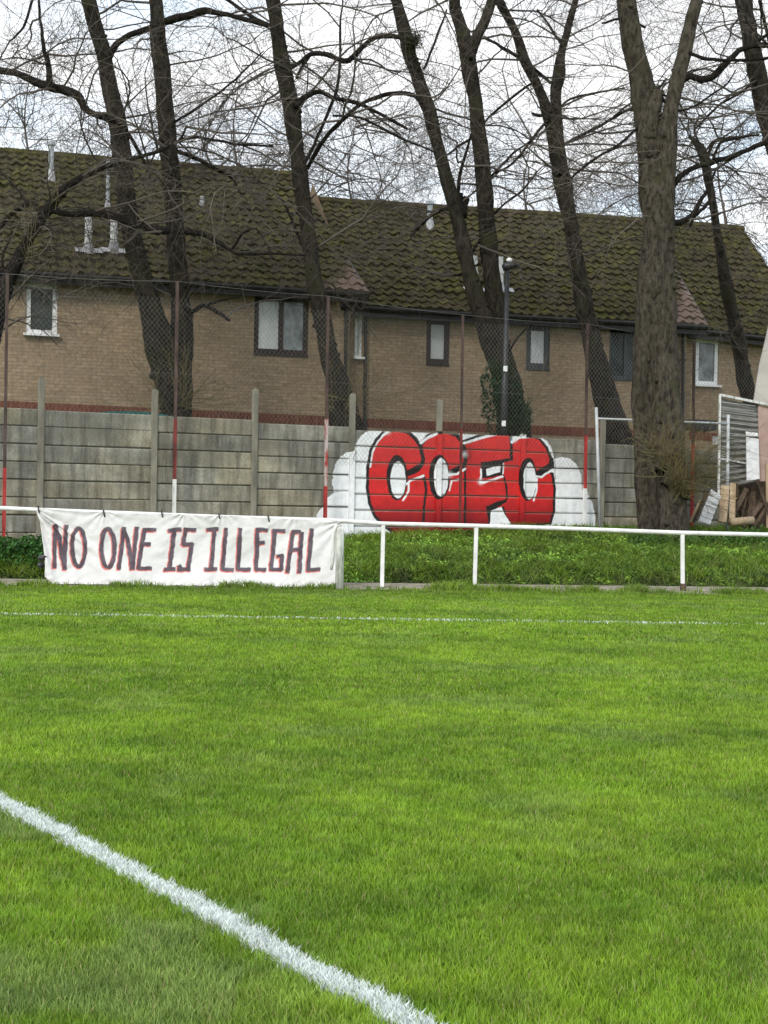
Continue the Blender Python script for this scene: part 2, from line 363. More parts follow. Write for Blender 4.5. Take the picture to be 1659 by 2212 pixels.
# bank vegetation
n=210000; bx=nr.uniform(-8.5,10.5,n); tt=nr.uniform(0,1,n)**1.15
by=(22.5+.13*bx)+.02+tt*(wallY(bx)-.15-pathB(bx))
k=np.where(bx>6,1.0,1.0); bz=np.array([max(0,bankz(a,b)) for a,b in zip(bx,by)])
cl=fbm(bx,by,2.4,5); cl2=fbm(bx,by,.8,15); fine=fbm(bx,by,7,9)
hgt=(.03+.26*np.clip(cl-.35,0,1)+.22*np.clip(fine-.42,0,1))*(1-.35*tt)*np.clip(.3+tt*4,0,1); ht=nr.uniform(0,1,n)
kp=nr.uniform(0,1,n)<np.clip((fine-.22)*3,.12,1)
dk=np.array([.03,.065,.014]); br=np.array([.15,.29,.04]); ye=np.array([.28,.42,.06])
t=np.clip((cl2-.32)/.36,0,1)[:,None]; c=dk*(1-t)+br*t; t=np.clip((fine-.42)/.3,0,1)[:,None]; c=c*(1-.6*t)+ye*.6*t; c*=nr.uniform(.5,1.4,(n,1)); c*=(.62+1.0*np.clip((fbm(bx,by*1.6,1.7,55)-.3)/.4,0,1))[:,None]  # last factor puts light clumps and shadow bands into the leaf colour
P=np.stack([bx,by,bz+hgt*ht],1)
o=leaves('bank_plants',P[kp],nr.uniform(.014,.042,n)[kp],c[kp],None,.45); tag(o,'low tangled green weeds and ivy covering the bank below the wall','ground cover',kind='stuff')
n=60000; wx=nr.uniform(-8.5,10,n); wy=(22.5+.13*wx)+.05+nr.uniform(0,1,n)*(wallY(wx)-.2-pathB(wx)); q=fbm(wx,wy,1.9,91); kk=q>.42
wx,wy=wx[kk],wy[kk]; wz=np.array([max(0,bankz(a,b)) for a,b in zip(wx,wy)])
o=blades('bank_grass',wx,wy,wz,nr.uniform(.06,.2,len(wx)),np.full(len(wx),.012),np.clip(grasscol(wx,wy)*.62,0,1),1.1); tag(o,'coarse grass growing through the weeds on the bank','grass',kind='stuff')

# ------------------------------------------------------------------ concrete wall with mural
WA,WBv=26.67,.4706; wdir=Vector((1,WBv,0)).normalized(); wn=Vector((wdir.y,-wdir.x,0))          # wn points to the pitch
def WP(s,z,off=0): return Vector((0,WA,0))+wdir*s+Vector((0,0,z))+wn*off
def wS(p): return (p-Vector((0,WA,0))).dot(wdir)
postpx=[(-160,815),(90,818),(335,843),(552,842),(762,852),(950,865),(1129,945),(1303,905),(1470,955),(1635,975)]
wtop=[(-160,868),(90,882),(335,893),(552,905),(762,925),(950,934),(1129,938),(1303,952),(1470,966),(1635,974)]
pS=[];pT=[];wT=[]
for (x,y),(x2,y2) in zip(postpx,wtop):
    p=onV(x,y,WA,WBv); pS.append(wS(p)); pT.append(p.z); wT.append(onV(x2,y2,WA,WBv).z)
pS.append(pS[-1]+1.95);pT.append(pT[-1]);wT.append(wT[-1])
base=WP(0,.6)
wall=empty('concrete_wall',base,'weathered grey concrete post and panel wall with a red and white CCFC mural','wall')
ROW=.305
def rows(i):
    top=(wT[i]+wT[i+1])/2-.02; zs=[]; z=top
    while z>.1: zs.append(z); z-=ROW
    zs.append(z); return zs
for i in range(len(pS)-1):
    b=MB(); zs=rows(i); s0,s1=pS[i]+.05,pS[i+1]-.05; ro=random.Random(i)
    for j in range(len(zs)-1):
        zt,zb=zs[j]-.008,zs[j+1]+.008; sag=.01*math.sin(i*5+j*3); oo=.006*((i*7+j*5)%3-1)
        if i==2-1 and j==0: zb=zb+.008
        # board with chamfered edges
        uo,vo=((0,0) if (i+j)%3 else (ro.uniform(0,50),ro.uniform(0,50)))
        prof=[(zb,-.03),(zb,oo-.012),(zb+.014,oo),(zt-.014,oo),(zt,oo-.012),(zt,-.03)]
        if i in(1,) and j==1: prof=[(zb,-.03),(zb,oo-.012),(zb+.014,oo),(zt+.012,oo),(zt+.016,oo),(zt+.016,-.03)]
        for (za,oa),(zc,oc) in zip(prof[:-1],prof[1:]):
            b.face([WP(s0,za,oa),WP(s1,za+sag*.5,oa),WP(s1,zc+sag*.5,oc),WP(s0,zc,oc)],[(s0+uo,za+vo),(s1+uo,za+vo),(s1+uo,zc+vo),(s0+uo,zc+vo)])
        b.face([WP(s0,zb,-.06),WP(s1,zb,-.06),WP(s1,zt,-.06),WP(s0,zt,-.06)],[(s0,zb),(s1,zb),(s1,zt),(s0,zt)])
        b.face([WP(s0,zt,-.03),WP(s1,zt+sag*.5,-.03),WP(s1,zt,-.06),WP(s0,zt,-.06)],[(s0,zt),(s1,zt),(s1,zt+.05),(s0,zt+.05)])
    b.face([WP(s0,zs[-1],-.05),WP(s1,zs[-1],-.05),WP(s1,zs[0]-.03,-.05),WP(s0,zs[0]-.03,-.05)],[(0,0)]*4)
    b.build('panel',M['concg'] if i>=7 else M['conc'],wall)
for i,s in enumerate(pS):
    b=MB(); top=pT[i] if i!=6 else wT[6]+.0
    h=.055; d=.042
    b.box((WP(s,top/2+.05,.0)),wdir*h,wn*d,Vector((0,0,top/2-.05)))
    b.box(WP(s,top+.012,-.01),wdir*h*.6,wn*d*.5,Vector((0,0,.012)))
    o=b.build('post',M['concpost'],wall)
    bv=o.modifiers.new('b','BEVEL'); bv.width=.012; bv.segments=1
# mural
def Z2(x,y): return (597.2+.44*x,849.4+.44*y)
def inpoly(P,poly):
    x,y=P[:,0],P[:,1]; r=np.zeros(len(x),bool); q=poly[-1]
    for p in poly:
        c=((p[1]>y)!=(q[1]>y)); 
        with np.errstate(divide='ignore',invalid='ignore'): xi=(q[0]-p[0])*(y-p[1])/((q[1]-p[1]) if q[1]!=p[1] else 1e-9)+p[0]
        r^=c&(x<xi); q=p
    return r
def dseg(P,pts,closed=False):
    pts=list(pts)+([pts[0]] if closed else []); best=np.full(len(P),1e9)
    for a,b in zip(pts[:-1],pts[1:]):
        d=np.array(b,float)-np.array(a,float); L=max(1e-9,d@d); t=np.clip(((P-np.array(a))@d)/L,0,1)
        best=np.minimum(best,np.linalg.norm(P-np.array(a)-t[:,None]*d,axis=1))
    return best
CLOUD=[(195,605),(208,580),(235,548),(248,512),(280,488),(275,440),(278,390),(290,345),(315,310),(345,290),(382,287),(388,250),(410,215),(440,190),(480,175),(520,172),(560,176),(640,178),(720,182),(760,176),(830,178),(905,190),(1000,182),(1080,178),(1150,185),(1200,205),(1270,200),(1320,228),(1350,265),(1366,322),(1400,313),(1440,322),(1475,350),(1495,400),(1502,450),(1528,492),(1550,540),(1562,590),(1572,685),(1165,690),(1157,706),(1062,708),(1050,715),(640,725),(560,712),(540,720),(460,722),(400,708),(355,752),(335,722),(240,640)]
RED=[(530,192),(575,180),(620,182),(655,197),(688,232),(705,262),(740,216),(790,196),(840,190),(880,208),(916,250),(1000,215),(1080,192),(1148,195),(1155,240),(1200,212),(1245,207),(1290,217),(1328,262),(1348,320),(1350,370),(1345,392),(1356,400),(1364,470),(1361,580),(1343,642),(1250,645),(1150,645),(1122,612),(1108,560),(1050,572),(1046,635),(1042,700),(900,705),(870,715),(720,706),(640,712),(585,690),(520,640),(482,600),(460,540),(449,450),(451,370),(468,280),(495,225)]
WHT=(.86,.88,.89); BLK=(.018,.014,.014); RD=(.64,.024,.024)
def ell(cx,cy,rx,ry,n=28): return [(cx+rx*math.cos(2*math.pi*i/n),cy+ry*math.sin(2*math.pi*i/n)) for i in range(n)]
SH=[('s',BLK,6,[(530,188),(490,226),(463,282),(448,370),(447,460),(458,540),(480,600),(515,640),(560,675)]),
 ('s',BLK,7,[(600,180),(650,193),(688,230),(708,262),(720,320),(712,352),(640,392)]),('s',BLK,4,[(545,186),(600,181)]),
 ('s',BLK,7,[(705,258),(740,212),(790,192),(845,188),(885,206),(917,248),(928,320)]),
 ('s',BLK,8,[(840,188),(885,206),(917,250)]),
 ('s',BLK,5,[(722,405),(735,470),(725,560),(722,625)]),
 ('s',BLK,5,[(920,235),(1000,206),(1080,190)]),('s',BLK,3,[(1080,192),(1148,194)]),
 ('s',BLK,6,[(1150,200),(1155,325)]),('p',BLK,[(1000,340),(1155,318),(1157,330),(1118,338),(1010,352)]),
 ('s',BLK,4,[(1115,405),(1128,460),(1132,520)]),('p',BLK,[(1028,556),(1075,535),(1132,518),(1130,532),(1100,552),(1052,572),(1048,632),(1040,632)]),
 ('s',BLK,5,[(1040,570),(1046,632)]),
 ('s',BLK,5,[(1113,560),(1122,600),(1150,645)]),
 ('s',BLK,9,[(1245,206),(1292,216),(1330,262),(1350,320),(1350,365)]),('s',BLK,5,[(1355,395),(1365,470),(1362,580),(1345,642)]),
 ('s',BLK,4,[(922,250),(925,340),(926,440),(925,640)]),  # divider between C and F, painting the steel post's shadow into the mural
 ('p',BLK,ell(592,415,52,112)),('p',BLK,ell(800,412,52,110)),('p',BLK,ell(1235,422,46,106)),
 ('p',BLK,[(625,385),(700,356),(722,325),(727,300),(728,345),(705,382),(640,412)]),
 ('p',BLK,[(845,382),(905,348),(938,318),(930,365),(870,398),(845,408)]),
 ('p',BLK,[(1262,392),(1345,340),(1352,378),(1285,420),(1265,430)]),
 ('p',BLK,[(1003,350),(1118,334),(1116,402),(1010,420)]),
 ('p',WHT,ell(597,425,38,92)),('p',WHT,ell(808,412,36,94)),('p',WHT,ell(1243,430,31,90)),
 ('p',WHT,[(1028,372),(1102,354),(1099,388),(1030,406)]),
 ('s',WHT,5,[(640,445),(660,428),(722,405)]),('s',WHT,4,[(650,440),(648,480),(622,527)]),
 ('s',WHT,5,[(848,402),(890,395),(926,372)]),('s',WHT,4,[(856,450),(862,430),(893,424)]),('s',WHT,3,[(857,440),(850,478)]),
 ('s',WHT,5,[(1000,432),(1015,438),(1110,410)]),('s',WHT,4,[(1005,372),(1002,440)]),('s',WHT,3,[(1116,345),(1113,395)]),
 ('s',WHT,5,[(1274,408),(1300,412),(1356,376)]),('s',WHT,4,[(1278,420),(1276,480),(1262,527)]),
 ('s',WHT,4,[(540,192),(500,235),(473,285),(460,360)]),('s',WHT,5,[(546,190),(520,210)]),('s',WHT,6,[(710,245),(740,218),(785,200)]),
 ('s',WHT,6,[(922,245),(1000,222),(1078,200)]),('s',WHT,6,[(1155,240),(1190,218),(1245,210)]),('s',WHT,4,[(575,182),(620,184)]),
 ('s',WHT,8,[(1256,200),(1300,214),(1340,258),(1360,310)]),
 ('p',WHT,[(1052,578),(1105,556),(1118,590),(1148,635),(1156,692),(1062,694),(1048,645)])]
def paint(P):
    n=len(P); w=nr.normal(0,.8,(n,2))*0; P=P+w; P=P+np.stack([(vnoise(P[:,0],P[:,1],.05,3)-.5)*4,(vnoise(P[:,0],P[:,1],.05,4)-.5)*4],1)
    c=np.tile(np.array(WHT),(n,1)); 
    # soft grey drips and hump outlines on the cloud
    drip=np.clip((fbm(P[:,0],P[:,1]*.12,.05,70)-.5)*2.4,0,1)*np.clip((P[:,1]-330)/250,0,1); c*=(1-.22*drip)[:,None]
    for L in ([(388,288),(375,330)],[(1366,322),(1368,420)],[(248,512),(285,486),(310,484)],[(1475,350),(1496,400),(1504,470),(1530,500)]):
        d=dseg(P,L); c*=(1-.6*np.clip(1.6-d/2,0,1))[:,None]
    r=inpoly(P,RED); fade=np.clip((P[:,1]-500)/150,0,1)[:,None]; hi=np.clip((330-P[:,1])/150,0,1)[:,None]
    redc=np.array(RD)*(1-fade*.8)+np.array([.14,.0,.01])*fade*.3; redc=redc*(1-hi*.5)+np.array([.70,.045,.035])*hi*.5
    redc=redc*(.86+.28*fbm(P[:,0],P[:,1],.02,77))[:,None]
    c[r]=redc[r]
    d=dseg(P,RED,True); c[(d<4.6)]=np.array(BLK)
    for s in SH:
        if s[0]=='p': k=inpoly(P,s[2]); c[k]=np.array(s[1])
        else:
            d=dseg(P,s[3]); a=np.clip((s[2]*(1.3 if s[1] is BLK else 1.1)-d)/1.6+.5,0,1)[:,None]; c=c*(1-a)+np.array(s[1])*a
    for (cx,cy) in ((1003,435),(925,300),(1165,225),(545,188),(852,400)):
        a=np.clip(1-np.hypot(P[:,0]-cx,P[:,1]-cy)/26,0,1)[:,None]**1.5*.75; c=c*(1-a)+np.array(WHT)*a
    a=np.clip(1-np.hypot((P[:,0]-945)/1.2,(P[:,1]-300)/3)/18,0,1)[:,None]*.55; c=c*(1-a)+np.array((.12,.01,.01))*a
    return c
def mural_grid():
    V=[];F=[]; s_min,s_max=wS(onV(690,1000,WA,WBv)),wS(onV(1293,1000,WA,WBv)); base_n=0
    st=.0095
    for i in range(len(pS)-1):
        if pS[i+1]<s_min or pS[i]>s_max: continue
        zs=rows(i); s0,s1=pS[i]+.055,pS[i+1]-.055
        ss=np.linspace(s0,s1,int((s1-s0)/st))
        for j in range(len(zs)-1):
            zt,zb=zs[j]-.010,zs[j+1]+.010; oo=.006*((i*7+j*5)%3-1); sag=.01*math.sin(i*5+j*3)*.5
            zz=np.linspace(zb,zt,int((zt-zb)/st)); off=np.where((zz-zb<.012)|(zt-zz<.012),oo-.005,oo)+.003
            S,Zg=np.meshgrid(ss,zz,indexing='ij'); Og=np.broadcast_to(off,S.shape); Zg=Zg+sag*(S-s0)/(s1-s0)
            yield S,Zg,Og
    for i,s in enumerate(pS):
        if s_min<s<s_max:
            top=pT[i] if i!=6 else wT[6]
            zb_=np.linspace(.1,min(top,wT[i]+.02),int(2.5/st)); SD,ZD=np.meshgrid([0,1,2,3],zb_,indexing='ij'); yield np.full(SD.shape,s-.0575),ZD,.0455-SD*.0145
            zz=np.linspace(.1,min(top,wT[i]+.02),int(2.4/st)); S,Zg=np.meshgrid(np.linspace(s-.0545,s+.0545,12),zz,indexing='ij'); yield S,Zg,np.full(S.shape,.0455)
V=[];F=[];C=[];nb=0
for S,Zg,Og in mural_grid():
    co=np.array([0,WA,0])+S[...,None]*np.array(wdir)+Zg[...,None]*np.array([0,0,1.])+Og[...,None]*np.array(wn)
    a,b_=S.shape; co=co.reshape(-1,3); P=project(co); P=np.stack([(P[:,0]-597.2)/.44,(P[:,1]-849.4)/.44],1)
    idx=np.arange(a*b_).reshape(a,b_); f=np.stack([idx[:-1,:-1],idx[1:,:-1],idx[1:,1:],idx[:-1,1:]],-1).reshape(-1,4)
    ctr=P[f].mean(1); ctr=ctr+np.stack([(vnoise(ctr[:,0],ctr[:,1],.08,3)-.5)*6,(vnoise(ctr[:,0],ctr[:,1],.08,4)-.5)*6],1); k=inpoly(ctr,CLOUD)&(co[f][:,:,2].mean(1)>.1)
    if not k.any(): continue
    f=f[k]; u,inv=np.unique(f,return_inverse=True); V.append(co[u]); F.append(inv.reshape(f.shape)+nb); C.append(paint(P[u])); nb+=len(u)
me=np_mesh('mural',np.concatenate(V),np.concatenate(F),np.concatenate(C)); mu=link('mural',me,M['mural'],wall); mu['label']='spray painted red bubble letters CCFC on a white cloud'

# ------------------------------------------------------------------ chain link fence
fo=.30
def FPp(px,py): return onV(px,py,WA-fo/wdir.x,WBv)
fence=empty('chain_link_fence',FPp(700,1140),'tall chain link fence on red and maroon steel posts in front of the concrete wall','fence')
fposts=[(16,592,1172,[(1010,'maroon'),(1172,'red')]),(383,608,1120,[(905,'maroon'),(1035,'redwhite_dark'),(1120,'whitedirty')]),(709,640,1150,[(905,'maroon'),(1050,'redwhite'),(1150,'red')]),(1000,680,1150,[(925,'maroon'),(1150,'redwhite_dark')]),(1269,700,1145,[(940,'maroon'),(1055,'red'),(1145,'white')]),(1500,735,1150,[(958,'maroon'),(1150,'red')]),(1710,765,1160,[(980,'maroon'),(1160,'red')]),(-300,560,1172,[(1000,'maroon'),(1172,'red')])]
tops=[]
for (x,yt,yb,segs) in fposts:
    b=MB(); p0=FPp(x,yt); bot=FPp(x-(yb-yt)*.014,yb); tops.append((wS(p0),p0.z)); y=yt; mats=[];
    for k,(ye,mn) in enumerate(segs):
        a=p0.lerp(bot,(y-yt)/(yb-yt)); c=p0.lerp(bot,(ye-yt)/(yb-yt)); w=.046+.006*k
        if x in(1000,): w=.038+.004*k
        b.bar(a,c+(Vector((0,0,-.2)) if ye==yb else Vector()),w,w,wdir,mi=k); mats.append(M['reddark' if mn=='redwhite_dark' else mn]); y=ye
    b.build('post',mats,fence)
tops.sort(); sA,sB=tops[0][0],tops[-1][0]
def topz(s):
    for (a,za),(c,zc) in zip(tops[:-1],tops[1:]):
        if s<=c: return za+(zc-za)*(s-a)/(c-a)
    return tops[-1][1]
b=MB(); sp=.085; zlo=1.95
def wob(s,z): return .05*noise.noise(Vector((s*.5,z*.7,3)))+.015*noise.noise(Vector((s*2.1,z*2.1,9)))
for sg in (1,-1):
    s=sA-4
    while s<sB+4:
        pts=[]; z=zlo
        while z<5.4:
            ss=s+sg*(z-zlo)*.82
            if sA<ss<sB and z<topz(ss): 
                pts.append(WP(ss+.03*noise.noise(Vector((ss*.8,z*.9,1))),z+.03*noise.noise(Vector((ss*.7,z,5))),fo+wob(ss,z)+.004*sg))
            elif pts: break
            z+=.36
        if len(pts)>1: b.tube(pts,.0019,3,False)
        s+=sp
for (a,za),(c,zc) in zip(tops[:-1],tops[1:]):
    b.tube([WP(a+(c-a)*t,za+(zc-za)*t-.03*math.sin(t*math.pi),fo+.02) for t in (0,.25,.5,.75,1)],.003,4,False)
    b.tube([WP(a+(c-a)*t,3.5-.03*math.sin(t*math.pi),fo+.02) for t in (0,.25,.5,.75,1)],.0025,4,False)
b.build('wire_mesh',M['wire'],fence)

# ------------------------------------------------------------------ houses
HB=.30; hdir=Vector((1,HB,0)).normalized(); hn=Vector((hdir.y,-hdir.x,0))
def hplane(off): return 32.4+off/hdir.x       # Y-intercept of facade plane set back by off
def HPp(px,py,off=0): return onV(px,py,hplane(off),HB)
def house(label, xl, xr, gl, gr, el, er, rl, rr, off, wins, pipes, flues, bandy, bare=None, seed=0):
    # gl/gr brick corner px; el/er eave px points; rl/rr ridge px points
    org=Vector((0,hplane(off),0)); S=lambda p:(p-org).dot(hdir)
    Wp=lambda s,z,o=0: org+hdir*s+Vector((0,0,z))+hn*o
    E0,E1=HPp(*el,off-.38),HPp(*er,off-.38); R0,R1=HPp(*rl,off+4.0),HPp(*rr,off+4.0)
    s0,s1=S(HPp(gl,650,off)),S(HPp(gr,700,off)); g0=.4
    def et(s): t=(s-S(E0))/(S(E1)-S(E0)); return E0.z+(E1.z-E0.z)*t+.22
    root=empty('terraced_house',Wp((s0+s1)/2,g0),label,'house','row of terraced houses behind the wall')
    rects=[]
    for w in wins:
        (x0,y0,x1,y1)=w[:4]; a=HPp(x0,y0,off); c=HPp(x1,y1,off); b_=HPp((x0+x1)/2,y0,off); d=HPp((x0+x1)/2,y1,off)
        rects.append((S(a),d.z,S(c),b_.z,w))
    xs=sorted(set([s0,s1]+[r[0] for r in rects]+[r[2] for r in rects])); b=MB()
    for a,c in zip(xs[:-1],xs[1:]):
        rr_=[r for r in rects if abs(r[0]-a)<1e-6 and abs(r[2]-c)<1e-6]
        zz=[g0]+[v for r in rr_ for v in (r[1],r[3])]+[None]
        for k in range(0,len(zz)-1,2):
            z0=zz[k]; za=zz[k+1] if zz[k+1] is not None else et(a); zc=zz[k+1] if zz[k+1] is not None else et(c)
            b.face([Wp(a,z0),Wp(c,z0),Wp(c,zc),Wp(a,za)],[(a,z0),(c,z0),(c,zc),(a,za)])
        for r in rr_:
            for (p,q) in (((a,r[1]),(c,r[1])),((c,r[1]),(c,r[3])),((c,r[3]),(a,r[3])),((a,r[3]),(a,r[1]))):
                b.face([Wp(*p),Wp(*q),Wp(q[0],q[1],-.12),Wp(p[0],p[1],-.12)],[(p[0],p[1]),(q[0],q[1]),(q[0]+.1,q[1]),(p[0]+.1,p[1])])
    # side and back walls, gables
    rz0,rz1=R0.z-.12,R1.z-.12
    for s,rz in ((s0,rz0),(s1,rz1)):
        b.face([Wp(s,g0),Wp(s,et(s)),Wp(s,rz,-4),Wp(s,et(s),-8),Wp(s,g0,-8)],[(0,g0),(0,et(s)),(4,rz),(8,et(s)),(8,g0)])
    b.face([Wp(s0,g0,-8),Wp(s1,g0,-8),Wp(s1,et(s1),-8),Wp(s0,et(s0),-8)],[(s0,g0),(s1,g0),(s1,5),(s0,5)])
    b.build('wall',M['brick'],root)
    # soldier course
    if bandy:
        b=MB(); q0,q1=HPp(bandy[0],bandy[1],off),HPp(bandy[2],bandy[3],off); a0,a1=S(q0),S(q1)
        n=int((a1-a0)/.075)
        for k in range(n):
            t=(k+.5)/n; s=a0+(a1-a0)*t; z=q0.z+(q1.z-q0.z)*t
            b.box(Wp(s,z,.006+.002*(k%3)),hdir*.033,hn*.01,Vector((0,0,.105)))
        b.build('brick_band',M['redbrick'],root)
    # roof: geometry of interlocking tiles
    r=random.Random(seed); SL=(R0-E0); nc=19; width=(E1-E0).length; nt_=max(4,int(width/.25)); K=5; vs=[];cs=[];fs=[]
    nrm=(E1-E0).cross(R0-E0).normalized(); 
    if nrm.z<0: nrm=-nrm
    for j in range(nc):
        t0,t1=j/nc,(j+1)/nc+.012
        row0=len(vs)
        for layer,(t,lift) in enumerate(((t0-.006,-.02),(t0-.006,.07),(t1,.008))):
            for i in range(nt_*K+1):
                u=i/(nt_*K); ti=i//K; ph=(i%K)/K
                rr2=random.Random(seed*9999+j*300+ti); jt=rr2.uniform(-.03,.03); jl=rr2.uniform(-.02,.022)
                prof=.045*max(0,math.sin(ph*2*math.pi)) - .012*max(0,-math.sin(ph*2*math.pi))
                p=E0.lerp(E1,u).lerp(R0.lerp(R1,u),t+(jt/ (SL.length) if layer<2 else 0)+.004*noise.noise(Vector((i*.05,j*.5,seed))))
                p=p+nrm*(lift+(prof+jl if layer else prof*.5))+Vector((0,0,.03*noise.noise(Vector((u*width*.35,j*.35,seed*3)))+.022*noise.noise(Vector((u*width*6,j*2.7,seed*3)))))
                vs.append(p)
                x=project(np.array([p]))[0]; bm=1.0; br_=0.0
                if bare:
                    v=(x[0]-bare[0])*bare[2]+(x[1]-bare[1])*bare[3]+18*noise.noise(Vector((ti*.7,j*.7,seed)))
                    if v>0: br_=min(1,v/25); bm=1-br_
                cs.append((bm,br_,0))
        m=nt_*K+1
        for l in (0,1):
            for i in range(nt_*K): a=row0+l*m+i; fs.append((a,a+1,a+m+1,a+m))
    me=bpy.data.meshes.new('roof'); me.from_pydata([tuple(v) for v in vs],[],fs); ca=me.color_attributes.new('Col','FLOAT_COLOR','POINT')
    ca.data.foreach_set('color',np.concatenate([np.array(cs),np.ones((len(cs),1))],1).astype(np.float32).ravel())
    roof=link('roof',me,M['tile'],root,False)
    b=MB(); back=hn*-4.2
    b.face([E0-nrm*.05,E1-nrm*.05,R1-nrm*.05,R0-nrm*.05]); B0=R0+back+Vector((0,0,E0.z-R0.z)); B1=R1+back+Vector((0,0,E1.z-R1.z)); b.face([R0,R1,B1,B0])
    for P0,P1 in ((E0,R0),(E1,R1),(R0,B0),(R1,B1)): b.bar(P0-Vector((0,0,.07)),P1-Vector((0,0,.07)),.06,.16,hdir)
    b.build('roof_board',M['gutter'],roof)
    # ridge tiles
    b=MB(); n=int((R1-R0).length/.42)
    for k in range(n):
        p=R0.lerp(R1,k/n)+Vector((0,0,.02)); q=R0.lerp(R1,(k+1.03)/n)+Vector((0,0,.02+r.uniform(-.01,.012))); b.tube([p,q],[.13,.12],8)
    rd=b.build('ridge',M['tile'],roof); a=rd.data.color_attributes.new('Col','FLOAT_COLOR','POINT'); a.data.foreach_set('color',[1.,0.,0.,1.]*len(rd.data.vertices))
    # gutter + fascia
    b=MB(); b.tube([E0+hn*.04-Vector((0,0,.05)),E1+hn*.04-Vector((0,0,.05))],.06,8); b.build('gutter',M['gutter'],root)
    b=MB(); d=Vector((0,0,.11)); b.box((E0+E1)/2-hn*.05-Vector((0,0,.12)),(E1-E0)/2,hn*.012,d)
    b.face([E0-Vector((0,0,.16))-hn*.04,E1-Vector((0,0,.16))-hn*.04,E1-Vector((0,0,.16))-hn*.37,E0-Vector((0,0,.16))-hn*.37]); b.build('fascia',M['gutter'],root)
    # windows
    for (a,z0,c,z1,w) in rects:
        fm,gm,nl_,fw=M[w[4]],[M[x] for x in w[5]],w[6],w[7]; b=MB(); o=-.06; V=Vector((0,0,1))
        def fr(p,q,wd): b.bar(Wp(p[0],p[1],o),Wp(q[0],q[1],o),wd,.06,hdir if abs(p[0]-q[0])<.01 else V)
        h=fw/2; fr((a,z0+h),(c,z0+h),fw); fr((a,z1-h),(c,z1-h),fw)
        for k in range(nl_+1):
            s=a+h+(c-a-fw)*k/nl_; b.bar(Wp(s,z0+fw,o+.003),Wp(s,z1-fw,o+.003),fw,.06,hdir)
        wo=b.build('window',fm,root)
        for k in range(nl_):
            l=a+h+(c-a-fw)*k/nl_+h; rg=a+h+(c-a-fw)*(k+1)/nl_-h; pb=MB(); pb.box(Wp((l+rg)/2,(z0+z1)/2,o-.012),hdir*((rg-l)/2+.01),hn*.006,Vector((0,0,(z1-z0)/2-fw+.01)))
            pb.build('pane',gm[k%len(gm)],wo)
        sb=MB(); ex=.05 if w[4]=='upvc' else .0; sb.box(Wp((a+c)/2,z0-.02,.0 if ex==0 else .03),hdir*((c-a)/2+ex),hn*(.04 if ex==0 else .09),Vector((0,0,.025))); sb.build('sill',fm if len(w)<9 else M[w[8]],wo)
        if w[4]!='greyframe':
            lb=MB(); lb.box(Wp((a+c)/2,z1+.105,.004),hdir*((c-a)/2+.06),hn*.006,Vector((0,0,.1))); lb.build('lintel',M['brick'],wo)
            l=lb
    for (px,y0,y1,mn,wd) in pipes:
        p=HPp(px,y0,off-.08); q=HPp(px-3,y1,off-.08); b=MB(); b.tube([p-hn*.0+hn*.2+Vector((0,0,.12)),p,q],wd/2,10); 
        for t in (.15,.5,.85): c=p.lerp(q,t); b.box(c,hdir*(wd*.75),hn*.03,Vector((0,0,.025)))
        b.build('downpipe',M[mn],root)
    for (px,yb,yt,wpx,mn,cap) in flues:
        n_=nrm; q=onP(px,yb,E0,n_)+nrm*.04; top=atY(px+ (yb-yt)*.012,yt,q.y); rad=wpx/2/FP*q.y; b=MB()
        b.tube([q-Vector((0,0,.2)),Vector((q.x,q.y,q.z+(top.z-q.z)*.3)),top],rad,12)
        if cap=='cowl': b.tube([top-Vector((0,0,.02)),top+Vector((0,0,.05))],[rad*1.5,rad*1.5],12); b.tube([top+Vector((0,0,.05)),top+Vector((0,0,.1))],[rad*1.1,rad*.5],12)
        if cap in('flash','flash1'): b.tube([q+Vector((0,0,.42)),q+Vector((0,0,.47))],rad*1.2,12)
        f=b.build('flue',M[mn],root)
        b=MB(); b.tube([q-Vector((0,0,.05)),q+Vector((0,0,.22))],[rad*1.9,rad*1.15],10)
        if cap=='flash':
            sl=(R0-E0).normalized(); 
            for sgn in (-1,1):
                for kk in range(2): c=q+hdir*sgn*(.14+.1*kk)+nrm*.08-sl*.06; b.face([c-hdir*.06+sl*.1,c-hdir*.05-sl*.14+nrm*.03,c+hdir*.07-sl*.08,c+hdir*.05+sl*.06+nrm*.03])
        b.build('flashing',M['lead'],f)
    return root
house('left end terraced house with the taller mossy roof and one white framed window',-150,757,-150,757,(-150,572),(795,632),(-150,318),(640,382),0,
  [(57,613,123,722,'upvc',['glassdark'],1,.1,'upvc'),(550,640,665,765,'brownwood',['glasspale','glassmix'],2,.11)],
  [(748,640,1000,'gutter',.085)],[(110,392,312,11,'fluegrey','cowl'),(190,548,470,15,'flue','flash'),(245,548,470,15,'flue','flash'),(232,455,345,8,'fluegrey','x'),(436,447,432,7,'fluegrey','x')],
  (-100,871,752,911),(745,560,.8,.62),1)
house('middle terraced house with a long mossy roof and three small dark framed windows',757,1483,757,1484,(740,659),(1527,703),(655,434),(1400,481),.35,
  [(768,668,781,772,'upvc',['glasspale'],1,.06),(922,690,970,786,'brownwood',['glasspale'],1,.12),(1138,703,1187,796,'greyframe',['glasspale'],1,.13),(1317,708,1386,818,'greyframe',['glassdark'],2,.06)],
  [(790,668,1000,'gutter',.085),(1476,712,1150,'gutter',.085)],[(928,497,440,12,'fluegrey','cowl'),(1023,632,553,15,'flue','flash'),(1078,632,553,14,'flue','flash'),(1347,490,478,12,'pinkish','x')] if False else [(928,497,440,12,'fluegrey','cowl'),(1023,632,553,15,'flue','flash'),(1080,632,555,12,'flue','flash')],
  (760,912,1480,942),(1450,640,.85,.25),2)
